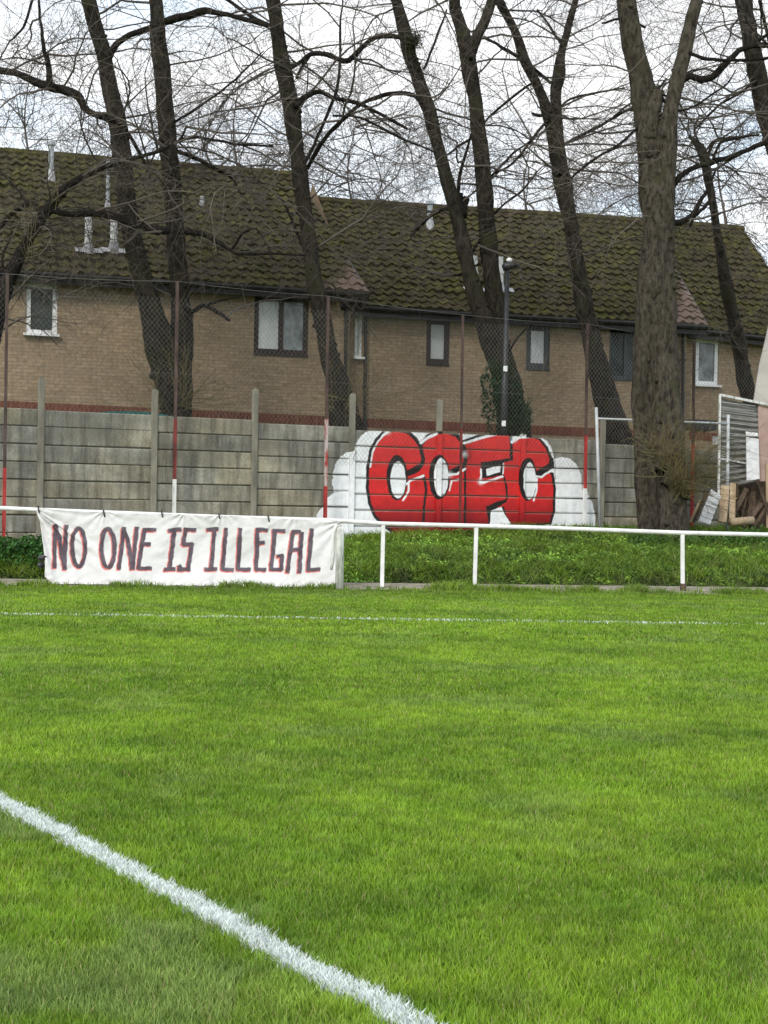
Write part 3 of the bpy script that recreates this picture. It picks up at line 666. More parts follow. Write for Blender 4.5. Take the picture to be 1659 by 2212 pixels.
house('right end terraced house with bright yellow green moss and a white framed window',1484,1750,1484,1750,(1470,707),(1760,738),(1395,481),(1604,497),.75,
  [(1504,732,1551,832,'upvc',['glassmix'],1,.1,'upvc')],[],[(1348,489,479,10,'lead','x')][:0],(1488,940,1740,960),None,3)

# ------------------------------------------------------------------ trees
def spline(P, sub=5):
    out=[]; n=len(P)
    for i in range(n-1):
        p0,p1,p2,p3=P[max(i-1,0)],P[i],P[i+1],P[min(i+2,n-1)]
        for k in range(sub):
            t=k/sub; out.append(tuple(.5*((2*b)+(-a+c)*t+(2*a-5*b+4*c-d)*t*t+(-a+3*b-3*c+d)*t*t*t) for a,b,c,d in zip(p0,p1,p2,p3)))
    out.append(tuple(P[-1])); return out
def grow(mb, p, d, L, r, lv, R, grav=0., n=None, jit=.22, mn=.0032):
    n=n or (7 if lv==2 else 5 if lv==1 else 4); pts=[p]; rad=[r]; dirs=[d]; st=L/n
    for i in range(n):
        d=(d+Vector((R.gauss(0,jit),R.gauss(0,jit),R.gauss(0,jit)-grav*(i/n)))).normalized(); p=p+d*st; pts.append(p); dirs.append(d)
        rad.append(max(mn*.8,r*(1-(i+1)/n*.75)))
    mb.tube(pts,rad,5 if r>.016 else 3,False)
    if lv>0:
        nb=(9,7)[0] if lv==2 else 6
        for k in range(nb):
            i=R.uniform(.18,1)*n; a=int(min(i,n-1)); q=pts[a].lerp(pts[a+1],i-a) if a<n else pts[-1]; dd=dirs[a]
            sd=Vector((R.gauss(0,1),R.gauss(0,.8),R.gauss(0,.8))); sd=(sd-dd*sd.dot(dd)).normalized()
            nd_=(dd*R.uniform(.3,1.)+sd*R.uniform(.5,1.1)).normalized()
            grow(mb,q,nd_,L*R.uniform(.32,.62)*(1 if lv==2 else 1.05),max(mn,rad[a]*R.uniform(.4,.6)),lv-1,R,grav,None,jit*1.1,mn)
def tree(name,label,Y,stems,limbs=[],shoots=[],twigs=46,seed=0,mt='bark',Lr=(1.8,4.4),ylim=(-150,560),cat='tree',group='bare trees behind the wall',base=None,extra=True,mn=.0023,side=None):
    R=random.Random(seed)
    bx,by,_=stems[0][0]; bp=atY(bx,by,Y); root=empty(name,bp,label,cat,group)
    tr=MB(); sp_pts=[]
    for si,st in enumerate(stems):
        P=[]
        for (x,y,w) in st: q=atY(x,y,Y); P.append((q.x,q.y+(0 if si==0 else .02*si)-(.2 if mt=='barkbig' and si==1 and y>560 else 0)+.15*math.sin(y*.008+si*2),q.z,w/2/FP*Y))
        if extra and st[-1][1]<=5:                    # carry the stem on above the frame
            a,b_=P[-2],P[-1]; dz=b_[2]-a[2]
            for k in (1,2,3): P.append((b_[0]+(b_[0]-a[0])/dz*1.2*k+R.uniform(-.2,.2),b_[1]+R.uniform(-.3,.3),b_[2]+1.2*k,b_[3]*(1-.27*k)))
        Q=spline(P,6); tr.tube([Vector(q[:3]) for q in Q],[q[3] for q in Q],18,True,0,.24,seed+si)
        sp_pts+= [(Vector(q[:3]),q[3],si) for q in Q]
        for k in range(len(st)*4):                    # knots and snapped stubs
            q=R.choice(Q); dd=Vector((R.uniform(-1,1),R.uniform(-1,.2),R.uniform(-.1,.6))).normalized(); c=Vector(q[:3])
            tr.tube([c,c+dd*q[3]*R.uniform(1.0,1.22)],[q[3]*.34,q[3]*.2],7,True,0,.3,k)
    tr.build('trunk',M[mt],root,True)
    cr=MB(); lps=[]
    for li,l in enumerate(limbs):
        P=[]; n=len(l); dy=R.uniform(-.8,.8)
        for i,(x,y,w) in enumerate(l): yy=Y+dy*i/max(1,n-1); q=atY(x,y,yy); P.append((q.x,q.y,q.z,w/2/FP*yy))
        Q=spline(P,5); lb=MB(); lb.tube([Vector(q[:3])+Vector((noise.noise(Vector((k*.4,li,seed)))*.02,0,noise.noise(Vector((k*.4,li+9,seed)))*.025)) for k,q in enumerate(Q)],[max(.007,q[3]) for q in Q],8,True,0,.22,li); lb.build('limb',M['limb'],root,True)
        lps+=[(Vector(q[:3]),max(.012,q[3])) for q in Q]
    # fine crown
    zc=[atY(800,ylim[1],Y).z,atY(800,ylim[0],Y).z]
    cand=[c for c in sp_pts if zc[0]<c[0].z<zc[1]+3]
    for k in range(twigs):
        if lps and R.random()<.40: c=R.choice(lps); p=c[0]; r=min(.024,c[1]*.75)
        elif cand: c=R.choice(cand); p=c[0]; r=R.uniform(.012,.028)
        else: continue
        a=R.uniform(0,2*math.pi); 
        d=Vector((math.cos(a)*1.4,math.sin(a)*.8,R.uniform(-.35,.75)))
        if side and R.random()<.6: d.x=abs(d.x)*side
        grow(cr,p,d.normalized(),R.uniform(*Lr),r,2,R,R.uniform(-.1,.35),9,.17,mn)
    if twigs: cr.build('crown',M['twig'],root)
    if shoots:
        sh=MB()
        if mt=='barkbig':
            bu=MB(); bu.tube([atY(x,y,Y+.12) for x,y in ((1424,1230),(1424,1100),(1418,950),(1412,800),(1408,690))],.27,12,True,0,.2,3)
            for (x,y,q) in ((1450,1035,.2),(1474,1062,.17),(1430,1010,.13),(1462,1085,.13),(1478,1040,.12)): bu.blob(atY(x,y,Y-.52),q,q*.8,q*.9,0,8,12,.9,x)
            bu.build('burl',M[mt],root,True)
        for (x,y,n,L,sx) in shoots:
            c=atY(x,y,Y-(.74 if mt=='barkbig' else .25))
            for k in range(n):
                a=R.uniform(-1.25,1.25)+sx; d=Vector((math.sin(a),R.uniform(-.5,.1),math.cos(a)*.9+.1)).normalized()
                grow(sh,c+Vector((R.gauss(0,.07),-.05,R.gauss(0,.1))),d,L*R.uniform(.4,1.1),R.uniform(.003,.0075),1 if k%3==0 else 0,R,-.03,6,.09,mn=.0035)
        sh.build('shoots',M['shoot'],root)
    return root
tree('bare_tree','twin stemmed bare tree behind the wall, leftmost of the big trunks',27.6,
 [[(375,1000,66),(374,900,62),(362,820,70),(348,740,66),(325,660,50),(297,550,42),(280,460,40),(268,380,42),(255,290,40),(240,215,37),(222,120,34),(203,50,32),(190,0,30)],
  [(384,1000,60),(385,900,58),(386,800,54),(388,700,50),(385,620,42),(380,530,38),(374,430,38),(368,350,38),(360,260,37),(352,170,36),(342,90,34),(334,0,28)]],
 [[(262,265,16),(232,250,13),(205,247,14),(185,235,16),(165,205,20),(125,192,20),(85,180,19),(40,160,15),(0,152,15),(-80,130,13)],
  [(108,188,14),(104,140,12),(94,100,9),(88,50,7),(84,0,6),(82,-60,4)],
  [(268,270,10),(240,260,10),(208,250,12)],[(268,275,8),(290,310,8),(312,350,7),(325,385,5)],
  [(235,125,16),(255,92,13),(290,72,12),(325,60,12),(350,48,16),(400,35,15),(440,24,14),(480,30,11),(530,42,10),(580,56,9)],
  [(380,325,10),(430,345,9),(460,362,8),(500,385,5),(520,420,3)],
  [(388,300,7),(440,298,6),(500,310,6),(590,315,5)],[(378,640,9),(412,672,11),(440,660,10),(470,675,9),(496,692,7)],[(440,660,7),(480,648,5),(520,640,3)],
  [(70,0,6),(50,60,5),(20,90,4),(0,130,3)],[(360,275,7),(400,250,6),(460,210,5),(520,160,4),(570,110,3)]],
 [(395,870,40,1.6,.7),(345,880,16,1.2,-.9)],56,11,ylim=(-150,640))
tree('bare_tree','single curved bare trunk rising past the end of the left house roof',27.9,
 [[(755,1010,70),(748,930,68),(738,870,60),(722,800,44),(704,730,40),(688,650,42),(672,560,32),(662,480,30),(652,410,32),(640,310,33),(630,240,36),(618,180,35),(605,110,34),(596,40,30),(590,0,29)]],
 [[(640,232,13),(655,212,12),(690,198,10),(720,212,9),(770,222,8),(820,245,7),(860,268,7),(880,278,5)],
  [(600,60,9),(560,45,9),(520,20,8),(480,-10,7)],[(625,150,7),(640,140,8),(680,116,9),(740,130,10)],
  [(655,360,7),(680,310,7),(710,240,7),(728,190,7),(735,130,6),(735,60,5),(740,0,4)],[(664,360,6),(700,300,7),(760,240,8)],
  [(665,560,7),(640,500,6),(620,450,5),(600,420,4)],[(720,250,5),(780,255,5),(850,290,5),(940,330,4)]],
 [(752,880,30,1.9,.75),(720,870,14,1.2,-1.0)],46,12,ylim=(-150,640))
t3=tree('bare_tree','twin stemmed bare tree with ivy at its foot beside the black street lamp',28.85,
 [[(1112,1010,60),(1108,930,60),(1096,850,56),(1072,780,44),(1048,710,40),(1028,650,38),(1010,580,32),(998,520,30),(985,460,30),(966,390,27),(945,310,28),(927,235,30),(905,170,28),(888,120,30),(876,70,27),(858,10,22),(854,0,20)],
  [(1122,1010,60),(1118,930,56),(1108,850,50),(1090,780,44),(1078,710,38),(1068,640,36),(1058,560,36),(1050,470,34),(1042,380,34),(1034,300,32),(1026,220,32),(1015,150,34),(1006,90,30),(990,30,26),(984,0,26)],
  [(1010,130,26),(1026,90,24),(1045,50,22),(1062,0,20)]],
 [[(895,85,10),(860,80,10),(820,78,11),(790,95,11),(760,125,11),(742,132,12),(720,122,9),(680,114,8),(655,140,7),(640,170,6)],
  [(916,228,9),(890,205,10),(850,202,10),(800,215,9),(760,240,8),(720,280,7),(690,320,6),(665,365,5)],
  [(985,445,10),(950,455,9),(920,475,8),(885,512,8)],[(1000,465,22),(992,440,16),(990,418,20)],[(1003,470,12),(1003,440,18),(1004,430,22)],
  [(988,430,8),(995,370,7),(1010,320,6),(1017,290,5)],[(1035,290,6),(1000,310,5),(960,340,4)],[(1062,380,5),(1100,340,5),(1150,300,4)],
  [(1005,570,7),(1020,545,7),(1036,520,6)],[(1050,560,5),(1000,590,5),(975,595,7)],[(1045,80,7),(1080,100,7),(1130,130,8),(1190,180,7)],[(915,150,5),(940,90,5),(965,20,4)],[(1066,840,4),(1110,740,5),(1150,700,4)]],
 [(1135,880,16,1.2,.7)],46,13)
t4=tree('bare_tree','leaning bare tree forking high between the street lamp and the largest trunk',29.4,
 [[(1352,1010,56),(1338,940,60),(1318,880,56),(1300,820,46),(1284,760,42),(1268,700,42),(1256,640,40),(1244,570,34),(1232,490,32),(1218,410,36),(1206,340,36),(1197,280,30),(1180,225,22),(1160,175,22),(1135,125,20),(1110,60,20),(1085,15,18),(1076,0,17)],
  [(1212,380,30),(1204,320,28),(1202,260,24),(1200,200,24),(1208,160,26),(1212,120,18),(1225,70,18),(1240,15,16),(1244,0,15)]],
 [[(1188,240,8),(1165,250,8),(1150,245,6)],[(1190,250,6),(1150,300,6),(1110,350,5),(1060,380,4)],[(1195,250,5),(1230,215,5),(1290,200,5),(1350,190,3)],
  [(1206,320,6),(1240,300,6),(1300,270,7),(1350,240,6),(1400,220,5),(1440,170,4)],[(1165,170,6),(1120,200,6),(1050,260,5),(1040,290,4)],[(1215,100,6),(1190,60,5),(1160,20,4)],
  [(1160,370,4),(1130,410,5),(1090,440,5),(1060,470,5)]],[],42,14)
t5=tree('bare_tree','largest bare trunk standing in front of the wall with brushy shoots low down',27.3,
 [[(1398,1230,50),(1398,1135,40),(1397,1080,38),(1392,1000,38),(1387,900,38),(1386,800,38),(1392,700,46),(1402,620,56),(1412,540,58),(1416,460,62),(1408,380,56),(1403,300,52),(1396,220,54),(1386,160,48),(1368,80,46),(1352,0,44)],
  [(1450,1230,92),(1448,1130,64),(1445,1060,64),(1440,960,66),(1436,860,68),(1430,760,68),(1422,640,66),(1432,540,48),(1430,460,52),(1434,380,44),(1438,300,42),(1450,230,32),(1464,170,34),(1478,120,30),(1492,60,30),(1508,0,28)],
  [(1402,300,44),(1410,240,40),(1420,205,26),(1422,198,24)]],
 [[(1466,175,18),(1490,165,15),(1515,172,17),(1540,165,16),(1565,140,15),(1590,115,13),(1620,100,12),(1670,96,12),(1720,90,10)],
  [(1446,408,18),(1470,380,14),(1500,362,12),(1540,350,12),(1580,338,11),(1620,322,11),(1670,302,10),(1730,290,8)],
  [(1432,510,26),(1445,485,18),(1475,478,13),(1498,462,12),(1510,440,9),(1530,405,7),(1545,370,5)],
  [(1540,345,7),(1555,310,6),(1585,300,6),(1640,290,4)],[(1480,110,8),(1530,128,8),(1590,130,7),(1660,125,7)],[(1405,250,7),(1340,310,6),(1290,340,6),(1250,370,5),(1220,400,4)],
  [(1395,60,6),(1350,40,5),(1300,50,4)],[(1420,205,5),(1470,240,0+5),(1560,190,4),(1590,150,3)]],
 [(1462,1035,66,1.3,.85),(1440,1000,42,1.1,.2),(1478,1062,46,1.2,1.25),(1428,1010,12,.7,-.5),(1458,1055,60,.35,.5)],50,15,'barkbig',group='bare trees behind the wall')
tree('bare_tree','slim snapped off bare tree in front of the right end house',31.5,
 [[(1640,1010,34),(1630,900,34),(1612,830,32),(1598,760,32),(1582,690,30),(1566,620,28),(1555,560,22),(1546,500,18),(1538,440,17),(1530,390,18),(1524,345,20),(1512,315,20),(1500,300,12),(1490,292,8)]],
 [[(1536,430,7),(1520,450,8),(1500,470,6),(1490,490,5)],[(1525,350,6),(1540,310,7),(1560,300,6),(1600,295,5)],[(1510,310,5),(1500,280,5),(1510,250,4)]],[],22,16,ylim=(150,560),Lr=(1.,2.2),extra=False)
tree('bare_tree','dark bare tree leaning in at the top right corner',29.8,
 [[(1790,1290,70),(1772,1080,62),(1740,800,54),(1715,560,48),(1690,380,44),(1660,240,42),(1640,160,40),(1625,90,36),(1612,30,32),(1605,0,32)]],
 [[(1622,95,8),(1650,80,8),(1670,60,6)],[(1640,170,6),(1600,200,6),(1550,230,5),(1500,280,4)],[(1640,0,8),(1650,40,8),(1662,90,8)]],[],32,17,side=-1)
tree('bare_tree','thin bare tree bending in from the left edge of the picture',26.4,
 [[(-70,1010,40),(-40,860,36),(-15,740,34),(4,660,34),(28,600,30),(52,545,24),(85,485,26),(115,440,27),(150,400,16),(200,370,11),(270,345,9),(340,325,8),(385,300,6),(400,270,4)]],
 [[(90,470,10),(110,455,12),(145,462,13),(200,460,14),(240,466,18),(300,485,18),(340,498,18),(400,500,15),(450,510,12),(490,535,9),(520,548,7),(600,548,5),(660,552,4)],
  [(95,465,12),(70,440,12),(45,448,11),(15,470,10),(0,490,10),(-40,520,9)],[(60,440,5),(30,400,4),(0,370,4)],
  [(12,620,8),(5,560,6),(25,500,5),(10,460,4)],[(500,540,6),(530,500,5),(560,500,4),(590,560,3)]],[(60,560,10,1.6,.9),(130,440,10,1.5,.5)],54,18,'limb',ylim=(250,760),Lr=(1.0,2.8),extra=False,side=1)
# far trees behind the houses
def far(px,pyb,pyt,Y,seed,label,w=9):
    st=[(px,pyb,w),(px+8,(pyb*2+pyt)/3,w*.7),(px-9,(pyb+2*pyt)/3,w*.4),(px+10,pyt,w*.15)]
    tree('distant_bare_tree',label,Y,[st],[],[],30,seed,'twig',Lr=(2.0,4.6),ylim=(pyt-40,pyb-140),group='bare trees beyond the rooftops',extra=False,mn=.007)
far(512,560,140,46,31,'bare tree showing beyond the left house roof between two trunks')
far(60,520,120,48,32,'faint bare tree beyond the left house near its grey roof pipe')
far(760,600,260,50,33,'small bare tree beyond the roof step between left and middle houses')
far(1560,640,230,47,34,'bare tree beyond the roof of the right end house')
far(1140,620,300,52,35,'low bare tree beyond the middle roof just right of the ivy covered tree')
# ivy and moss clump on the third tree
n=3000; c=atY(1088,868,28.45); q=nr.normal(0,1,(n,3)); q/=np.maximum(1,np.linalg.norm(q,axis=1)/1.5)[:,None]
wv=.75+.7*fbm(q[:,0]*3,q[:,2]*3,1.2,4); pts=np.stack([c.x+q[:,0]*.27*wv-.10*q[:,2],np.full(n,c.y)+q[:,1]*.22,c.z-.05+q[:,2]*.52*wv],1)
iv=leaves('ivy',pts,nr.uniform(.025,.05,n),np.array([.018,.045,.014])*nr.uniform(.4,1.9,(n,1)),t3,.1)
c=atY(884,88,28.4); n=1600; q=nr.normal(0,.5,(n,3)); pts=np.stack([c.x+.05+q[:,0]*.19,c.y+q[:,1]*.2,c.z+q[:,2]*.17],1)
leaves('moss_clump',pts,nr.uniform(.015,.035,n),np.array([.035,.035,.016])*nr.uniform(.4,1.7,(n,1)),t3,.1)
c=atY(1140,900,28.3); n=500; q=nr.normal(0,.5,(n,3)); pts=np.stack([c.x+q[:,0]*.08,c.y+q[:,1]*.1,c.z+q[:,2]*.28],1)
leaves('ivy',pts,nr.uniform(.02,.04,n),np.array([.03,.05,.02])*nr.uniform(.4,1.9,(n,1)),t3,.1)

# ------------------------------------------------------------------ street lamp
LY=28.05; lb=atY(1086,1000,LY); lt=atY(1096,578,LY)
lamp=empty('street_lamp',lb,'black street lamp post with a flat head and white dome above the mural','street lamp')
b=MB(); b.tube([lb,lb.lerp(lt,.42),lb.lerp(lt,.43),lt],[.075,.07,.052,.045],14); b.build('pole',M['black'],lamp,True)
b=MB(); a=atY(1092,576,LY); 
b.tube([a+Vector((-.06,0,-.02)),a+Vector((0,0,0)),a+Vector((.14,-.02,.03)),a+Vector((.30,-.03,.045))],[.05,.1,.06,.02],10); b.build('lamp_head',M['black'],lamp,True)
b=MB(); b.blob(atY(1100,562,LY),.065,.065,.05); b.build('photocell',M['upvc'],lamp,True)
for y in (797,915):
    q=atY(1091-(y-797)*.03,y,LY); b=MB(); b.box(q+Vector((0,-.078,0)),(.04,0,0),(0,.004,0),(0,0,.055)); b.build('sticker',M['upvc'],lamp)

# ------------------------------------------------------------------ white barrier, gate post and banner
def RP(px,py,f=0): return onV(px,py,21.6-f,.10)
bar=empty('pitch_barrier',RP(1027,1268),'white painted tubular barrier running along the pitch edge','barrier')
rpx=[(-500,1075),(-100,1093),(78,1101),(225,1107),(480,1117),(720,1124),(825,1131),(1027,1136),(1200,1141),(1473,1151),(1700,1156),(2100,1168)]
b=MB(); pts=[RP(*q) for q in rpx]; b.tube(pts,.034,10,True,0,.06); b.build('rail',M['white'],bar,True)
for x,yt,yb,lean in ((828,1131,1266,-3),(1029,1137,1269,-4),(1474,1151,1280,1),(130,1103,1262,0),(430,1115,1266,0),(-120,1092,1255,0),(1820,1160,1290,0)):
    t=RP(x,yt); q=RP(x+lean,yb); q.z=-.1; b=MB(); b.bar(t,q,.062,.05,Vector((1,.1,0)))
    o=b.build('post',M['white'],bar); m=o.modifiers.new('b','BEVEL'); m.width=.01; m.segments=2
    if x==1474:
        b=MB(); b.bar(Vector((q.x,q.y-.02,.12)),Vector((q.x,q.y-.02,-.05)),.085,.075); b.build('rusty_foot',M['darkwood'],bar)
gp=RP(733,1272,.75); gp.z=0
post=empty('gate_post',gp,'thick weathered white post at the right end of the banner','post')
b=MB(); t=RP(736,1138,.75); b.tube([Vector((gp.x,gp.y,-.1)),Vector((t.x-.01,t.y,t.z-.05)),Vector((t.x-.015,t.y,t.z))],[.062,.062,.05],12,True,0,.05); b.build('shaft',M['whitedirty'],post,True)
b=MB(); t2=RP(722,1150,.75); b.tube([Vector((t.x,t.y,t.z-.01)),Vector((t2.x+.03,t2.y-.02,t.z+.015)),Vector((t2.x-.01,t2.y-.03,t.z-.08)),Vector((t2.x-.015,t2.y-.03,t.z-.5)),Vector((t2.x-.03,t2.y-.03,.3))],[.03,.032,.032,.028,.02],10); b.build('bent_strap',M['whitedirty'],post,True)
# banner
def lerpn(x,xs,ys): return np.interp(x,xs,ys)
NU,NV=560,140; u=np.linspace(0,1,NU); v=np.linspace(0,1,NV); Ug,Vg=np.meshgrid(u,v,indexing='ij')
xt=78+Ug*(735-78); yt=lerpn(xt,[78,94,150,225,330,400,480,560,735],[1102,1097,1101,1106,1107,1111,1112,1116,1125])
# slight sags between the ties
yt+=2.0*np.abs(np.sin((xt-78)/150*np.pi))*(Vg<2)
xb=97+Ug*(724-97); yb=lerpn(xb,[97,110,150,180,240,330,430,520,560,640,700,724],[1250,1262,1262,1268,1270,1268,1268,1271,1273,1268,1270,1266])
yb=yb+2.2*np.sin(xb*.11)+1.6*np.sin(xb*.043+1)
PX=xt*(1-Vg)+xb*Vg+ (1-Ug)**6*6*np.sin(Vg*np.pi); PY=yt*(1-Vg)+yb*Vg
fw_=.05+.42*Vg**1.6
dirs=np.array(Fw)*FP+np.array(RT)*(PX[...,None]-W0/2)-np.array(UP)*(PY[...,None]-H0/2)
tk=(21.6-fw_)/(dirs[...,1]-.10*dirs[...,0]); co=np.array(CAM)+dirs*tk[...,None]
# folds
fold=np.zeros_like(PX)
fold+=.035*(fbm(PX*.012+PY*.004,PY*.012,1.6,3)-.5)*2
k=np.exp(-(Ug/.09)); ang=np.arctan2(PY-1098,PX-74); fold+=.035*np.sin(ang*26+2*np.sin(ang*9))*np.exp(-Ug/.13)*np.clip(Vg*6,0,1)
for cx in (225,400,480,640): d=np.hypot(PX-cx,PY-1108); an=np.arctan2(PY-1104,PX-cx); fold+=.012*np.sin(an*13+cx)*np.exp(-d/45)
ang=np.arctan2(PY-1125,740-PX); fold+=.02*np.sin(ang*17)*np.exp(-(1-Ug)/.07)
fold+=.022*np.sin(PX*.09+3*np.sin(PY*.02))*np.clip(Vg-.8,0,1)*5*.5+.018*np.sin(PX*.21+PY*.3)*np.clip(Vg-.88,0,1)*6
fold+=.008*(fbm(PX,PY,.05,9)-.5)*2+.012*np.sin(PX*.035+PY*.05)
co[...,1]-=fold; co[...,2]=np.maximum(co[...,2],.012+.02*fbm(PX,PY,.08,2))
T=np.stack([PX.ravel()/.48,(PY.ravel()-1061.8)/.48],1)
def E_(cx,cy,rx,ry): return ell(cx,cy,rx,ry)+[ell(cx,cy,rx,ry)[0]]
LET=[[(250,152),(246,342)],[(245,158),(268,210),(292,345)],[(298,154),(291,348)],E_(355,251,29,86),E_(487,254,29,88),
 [(558,164),(536,346)],[(556,166),(575,215),(596,346)],[(616,164),(598,346)],
 [(650,170),(624,346)],[(648,172),(702,172)],[(640,236),(678,236)],[(624,346),(682,346)],
 [(786,170),(762,350)],[(758,176),(815,170)],[(738,350),(788,350)],
 [(828,172),(882,172)],[(836,172),(824,236)],[(822,238),(866,236)],[(864,236),(846,350)],[(798,350),(856,350)],[(806,335),(812,350)],
 [(966,170),(950,350)],[(930,172),(984,168)],[(922,350),(976,350)],[(1018,168),(1002,350)],[(1002,350),(1050,352)],
 [(1082,168),(1070,350)],[(1070,350),(1126,352)],[(1160,168),(1152,350)],[(1152,170),(1206,174)],[(1158,232),(1192,230)],[(1152,350),(1196,352)],
 [(1228,176),(1284,178)],[(1238,178),(1220,350)],[(1216,350),(1268,350)],[(1266,348),(1268,288)],[(1246,292),(1276,288)],
 [(1318,186),(1294,362)],[(1314,182),(1354,182)],[(1358,186),(1348,362)],[(1306,262),(1350,262)],[(1404,172),(1386,352)],[(1380,352),(1440,350)]]
C=np.tile(np.array([.63,.625,.61]),(len(T),1))
jx=(vnoise(T[:,0],T[:,1],.06,31)-.5)*4; jy=(vnoise(T[:,0],T[:,1],.06,37)-.5)*4; TJ=T+np.stack([jx,jy],1)

def dbox(P,L,hw):
    if len(L)>4: return dseg(P,L)-hw
    best=np.full(len(P),1e9)
    for a,b in zip(L[:-1],L[1:]):
        a=np.array(a,float); d=np.array(b,float)-a; ln=np.linalg.norm(d); d/=ln; al=(P-a)@d; pe=np.abs((P-a)@np.array([-d[1],d[0]]))
        vert=abs(d[1])>.6; e=(hw*.55 if vert else hw*.2); best=np.minimum(best,np.maximum(pe-hw*(1 if vert else .95),np.maximum(-al-e,al-ln-e)))
    return best
dR=np.full(len(T),1e9); dB=np.full(len(T),1e9)
for L in LET:
    dB=np.minimum(dB,dbox(TJ,L,9.6)); dR=np.minimum(dR,dbox(TJ+np.array([4.0,-4.0]),L,9.6))
a=np.clip((.9-dR)/1.2+.5,0,1)[:,None]*(.78+.2*vnoise(T[:,0],T[:,1],.08,5))[:,None]; C=C*(1-a)+np.array([.62,.13,.10])*a
wash=np.clip(.35+1.1*(fbm(T[:,0],T[:,1],.035,51)-.35),.0,1)[:,None]; ink=np.array([.035,.032,.042])*(1-wash)+np.array([.13,.12,.145])*wash
a=np.clip((0-dB)/1.6+.5,0,1)[:,None]*.96; C=C*(1-a)+ink*a
idx=np.arange(NU*NV).reshape(NU,NV); f=np.stack([idx[:-1,:-1],idx[:-1,1:],idx[1:,1:],idx[1:,:-1]],-1).reshape(-1,4)
me=np_mesh('cloth',co.reshape(-1,3),f,C)
ban=empty('banner',RP(400,1266),'white cloth banner with black lettering NO ONE IS ILLEGAL tied to the barrier','banner')
cl=link('cloth',me,M['cloth'],ban,True); so=cl.modifiers.new('s','SOLIDIFY'); so.thickness=.004
for x,y in ((84,1099),(225,1108),(350,1108),(474,1115),(580,1119)):
    b=MB(); c=RP(x,y,.03); b.tube([c+Vector((-.012,.045,.03)),c+Vector((-.008,-.03,.04)),c+Vector((.006,-.04,-.02)),c+Vector((.014,-.02,-.06))],.011,6); b.build('tie',M['black'],ban)
b=MB(); c=atZ(92,1215,.35)
c=RP(92,1205,.3); b.blob(c,.07,.04,.05,0,6,8,.6,1); b.blob(c+Vector((-.02,0,-.11)),.05,.04,.05,0,6,8,.6,3); b.build('torn_corner',M['black'],ban)

# ------------------------------------------------------------------ metal frame, shed and clutter on the right
def yp(px,py,Y,z=None): return atY(px,py,Y)
pf=empty('pipe_frame',atY(1296,1138,27.9),'galvanised pipe frame standing either side of the largest trunk','metal frame')
for (a,c,Yt) in (((1288,880),(1297,1150),27.9),((1573,896),(1571,1145),28.6)):
    b=MB(); b.tube([atY(*a,Yt),atY(*c,Yt)-Vector((0,0,.1))],.032,10); b.build('upright',M['galv'],pf,True)
b=MB(); b.tube([atY(1289,904,27.9),atY(1573,915,28.6)],.022,8); b.build('crossbar',M['galv'],pf,True)
SY=28.9
shed=empty('shed',atY(1560,1120,SY),'open fronted grey corrugated shed with white edge trim at the right edge','shed')
def quad(mb,pts,Y,thick=.04,slope=0):
    f=[atY(x,y,Y+slope*(x-1555)*.01) for x,y in pts]; r=[p+Vector((.0,thick,0)) for p in f]; n=len(f)
    mb.face(f); mb.face(r[::-1])
    for i in range(n): mb.face([f[i],r[i],r[(i+1)%n],f[(i+1)%n]])
b=MB(); 
TL,TR,BR,BL=(1557,860),(1640,878),(1640,1040),(1554,1058); nrow=56
vsr=[]
for j in range(nrow+1):
    t=j/nrow; l=atY(TL[0]+(BL[0]-TL[0])*t,TL[1]+(BL[1]-TL[1])*t,SY); r=atY(TR[0],TR[1]+(BR[1]-TR[1])*t,SY+.5); o=.022*math.sin(j*math.pi/2); vsr.append((l+Vector((0,o,0)),r+Vector((0,o,0))))
for (a,c),(d,e) in zip(vsr[:-1],vsr[1:]): b.face([a,c,e,d])
b.build('cladding',M['corr'],shed,False)
b=MB(); b.bar(atY(1555,853,SY-.05),atY(1668,876,SY+.55),.05,.06,Vector((0,0,1))); b.bar(atY(1555,853,SY-.06),atY(1552,1070,SY-.06),.045,.05); b.bar(atY(1553,990,SY-.06),atY(1612,1001,SY+.3),.035,.03,Vector((0,0,1)))
b.build('trim',M['whitedirty'],shed)
b=MB()
for k in range(16):
    y=868+k*10.6; b.tube([atY(1556,y,SY-.03),atY(1612+ (20 if k<6 else 0),y+9+k*.3,SY+.36)],.0065,4)
b.build('rails',M['galv'],shed)
b=MB(); quad(b,[(1638,878),(1700,892),(1700,1036),(1640,1040)],SY-.1); b.build('side_panel',M['pink'],shed)
b=MB(); quad(b,[(1612,944),(1639,948),(1641,1035),(1613,1038)],SY-.22); quad(b,[(1611,932),(1637,935),(1638,942),(1612,941)],SY-.22); b.build('white_panel',M['board'],shed)
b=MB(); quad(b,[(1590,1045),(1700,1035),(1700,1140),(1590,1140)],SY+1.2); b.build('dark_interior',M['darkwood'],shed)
b=MB(); quad(b,[(1654,1000),(1664,1000),(1664,1140),(1656,1140)],SY-.3); b.build('door_post',M['wood'],shed)
cv=empty('canvas_sail',atY(1650,870,29.6),'pale grey canvas sheet hanging above the shed roof at the right edge','canvas'); b=MB()
quad(b,[(1661,700),(1760,690),(1780,900),(1628,866),(1640,790),(1652,740)],29.6,.05); b.build('sheet',M['canvas'],cv)
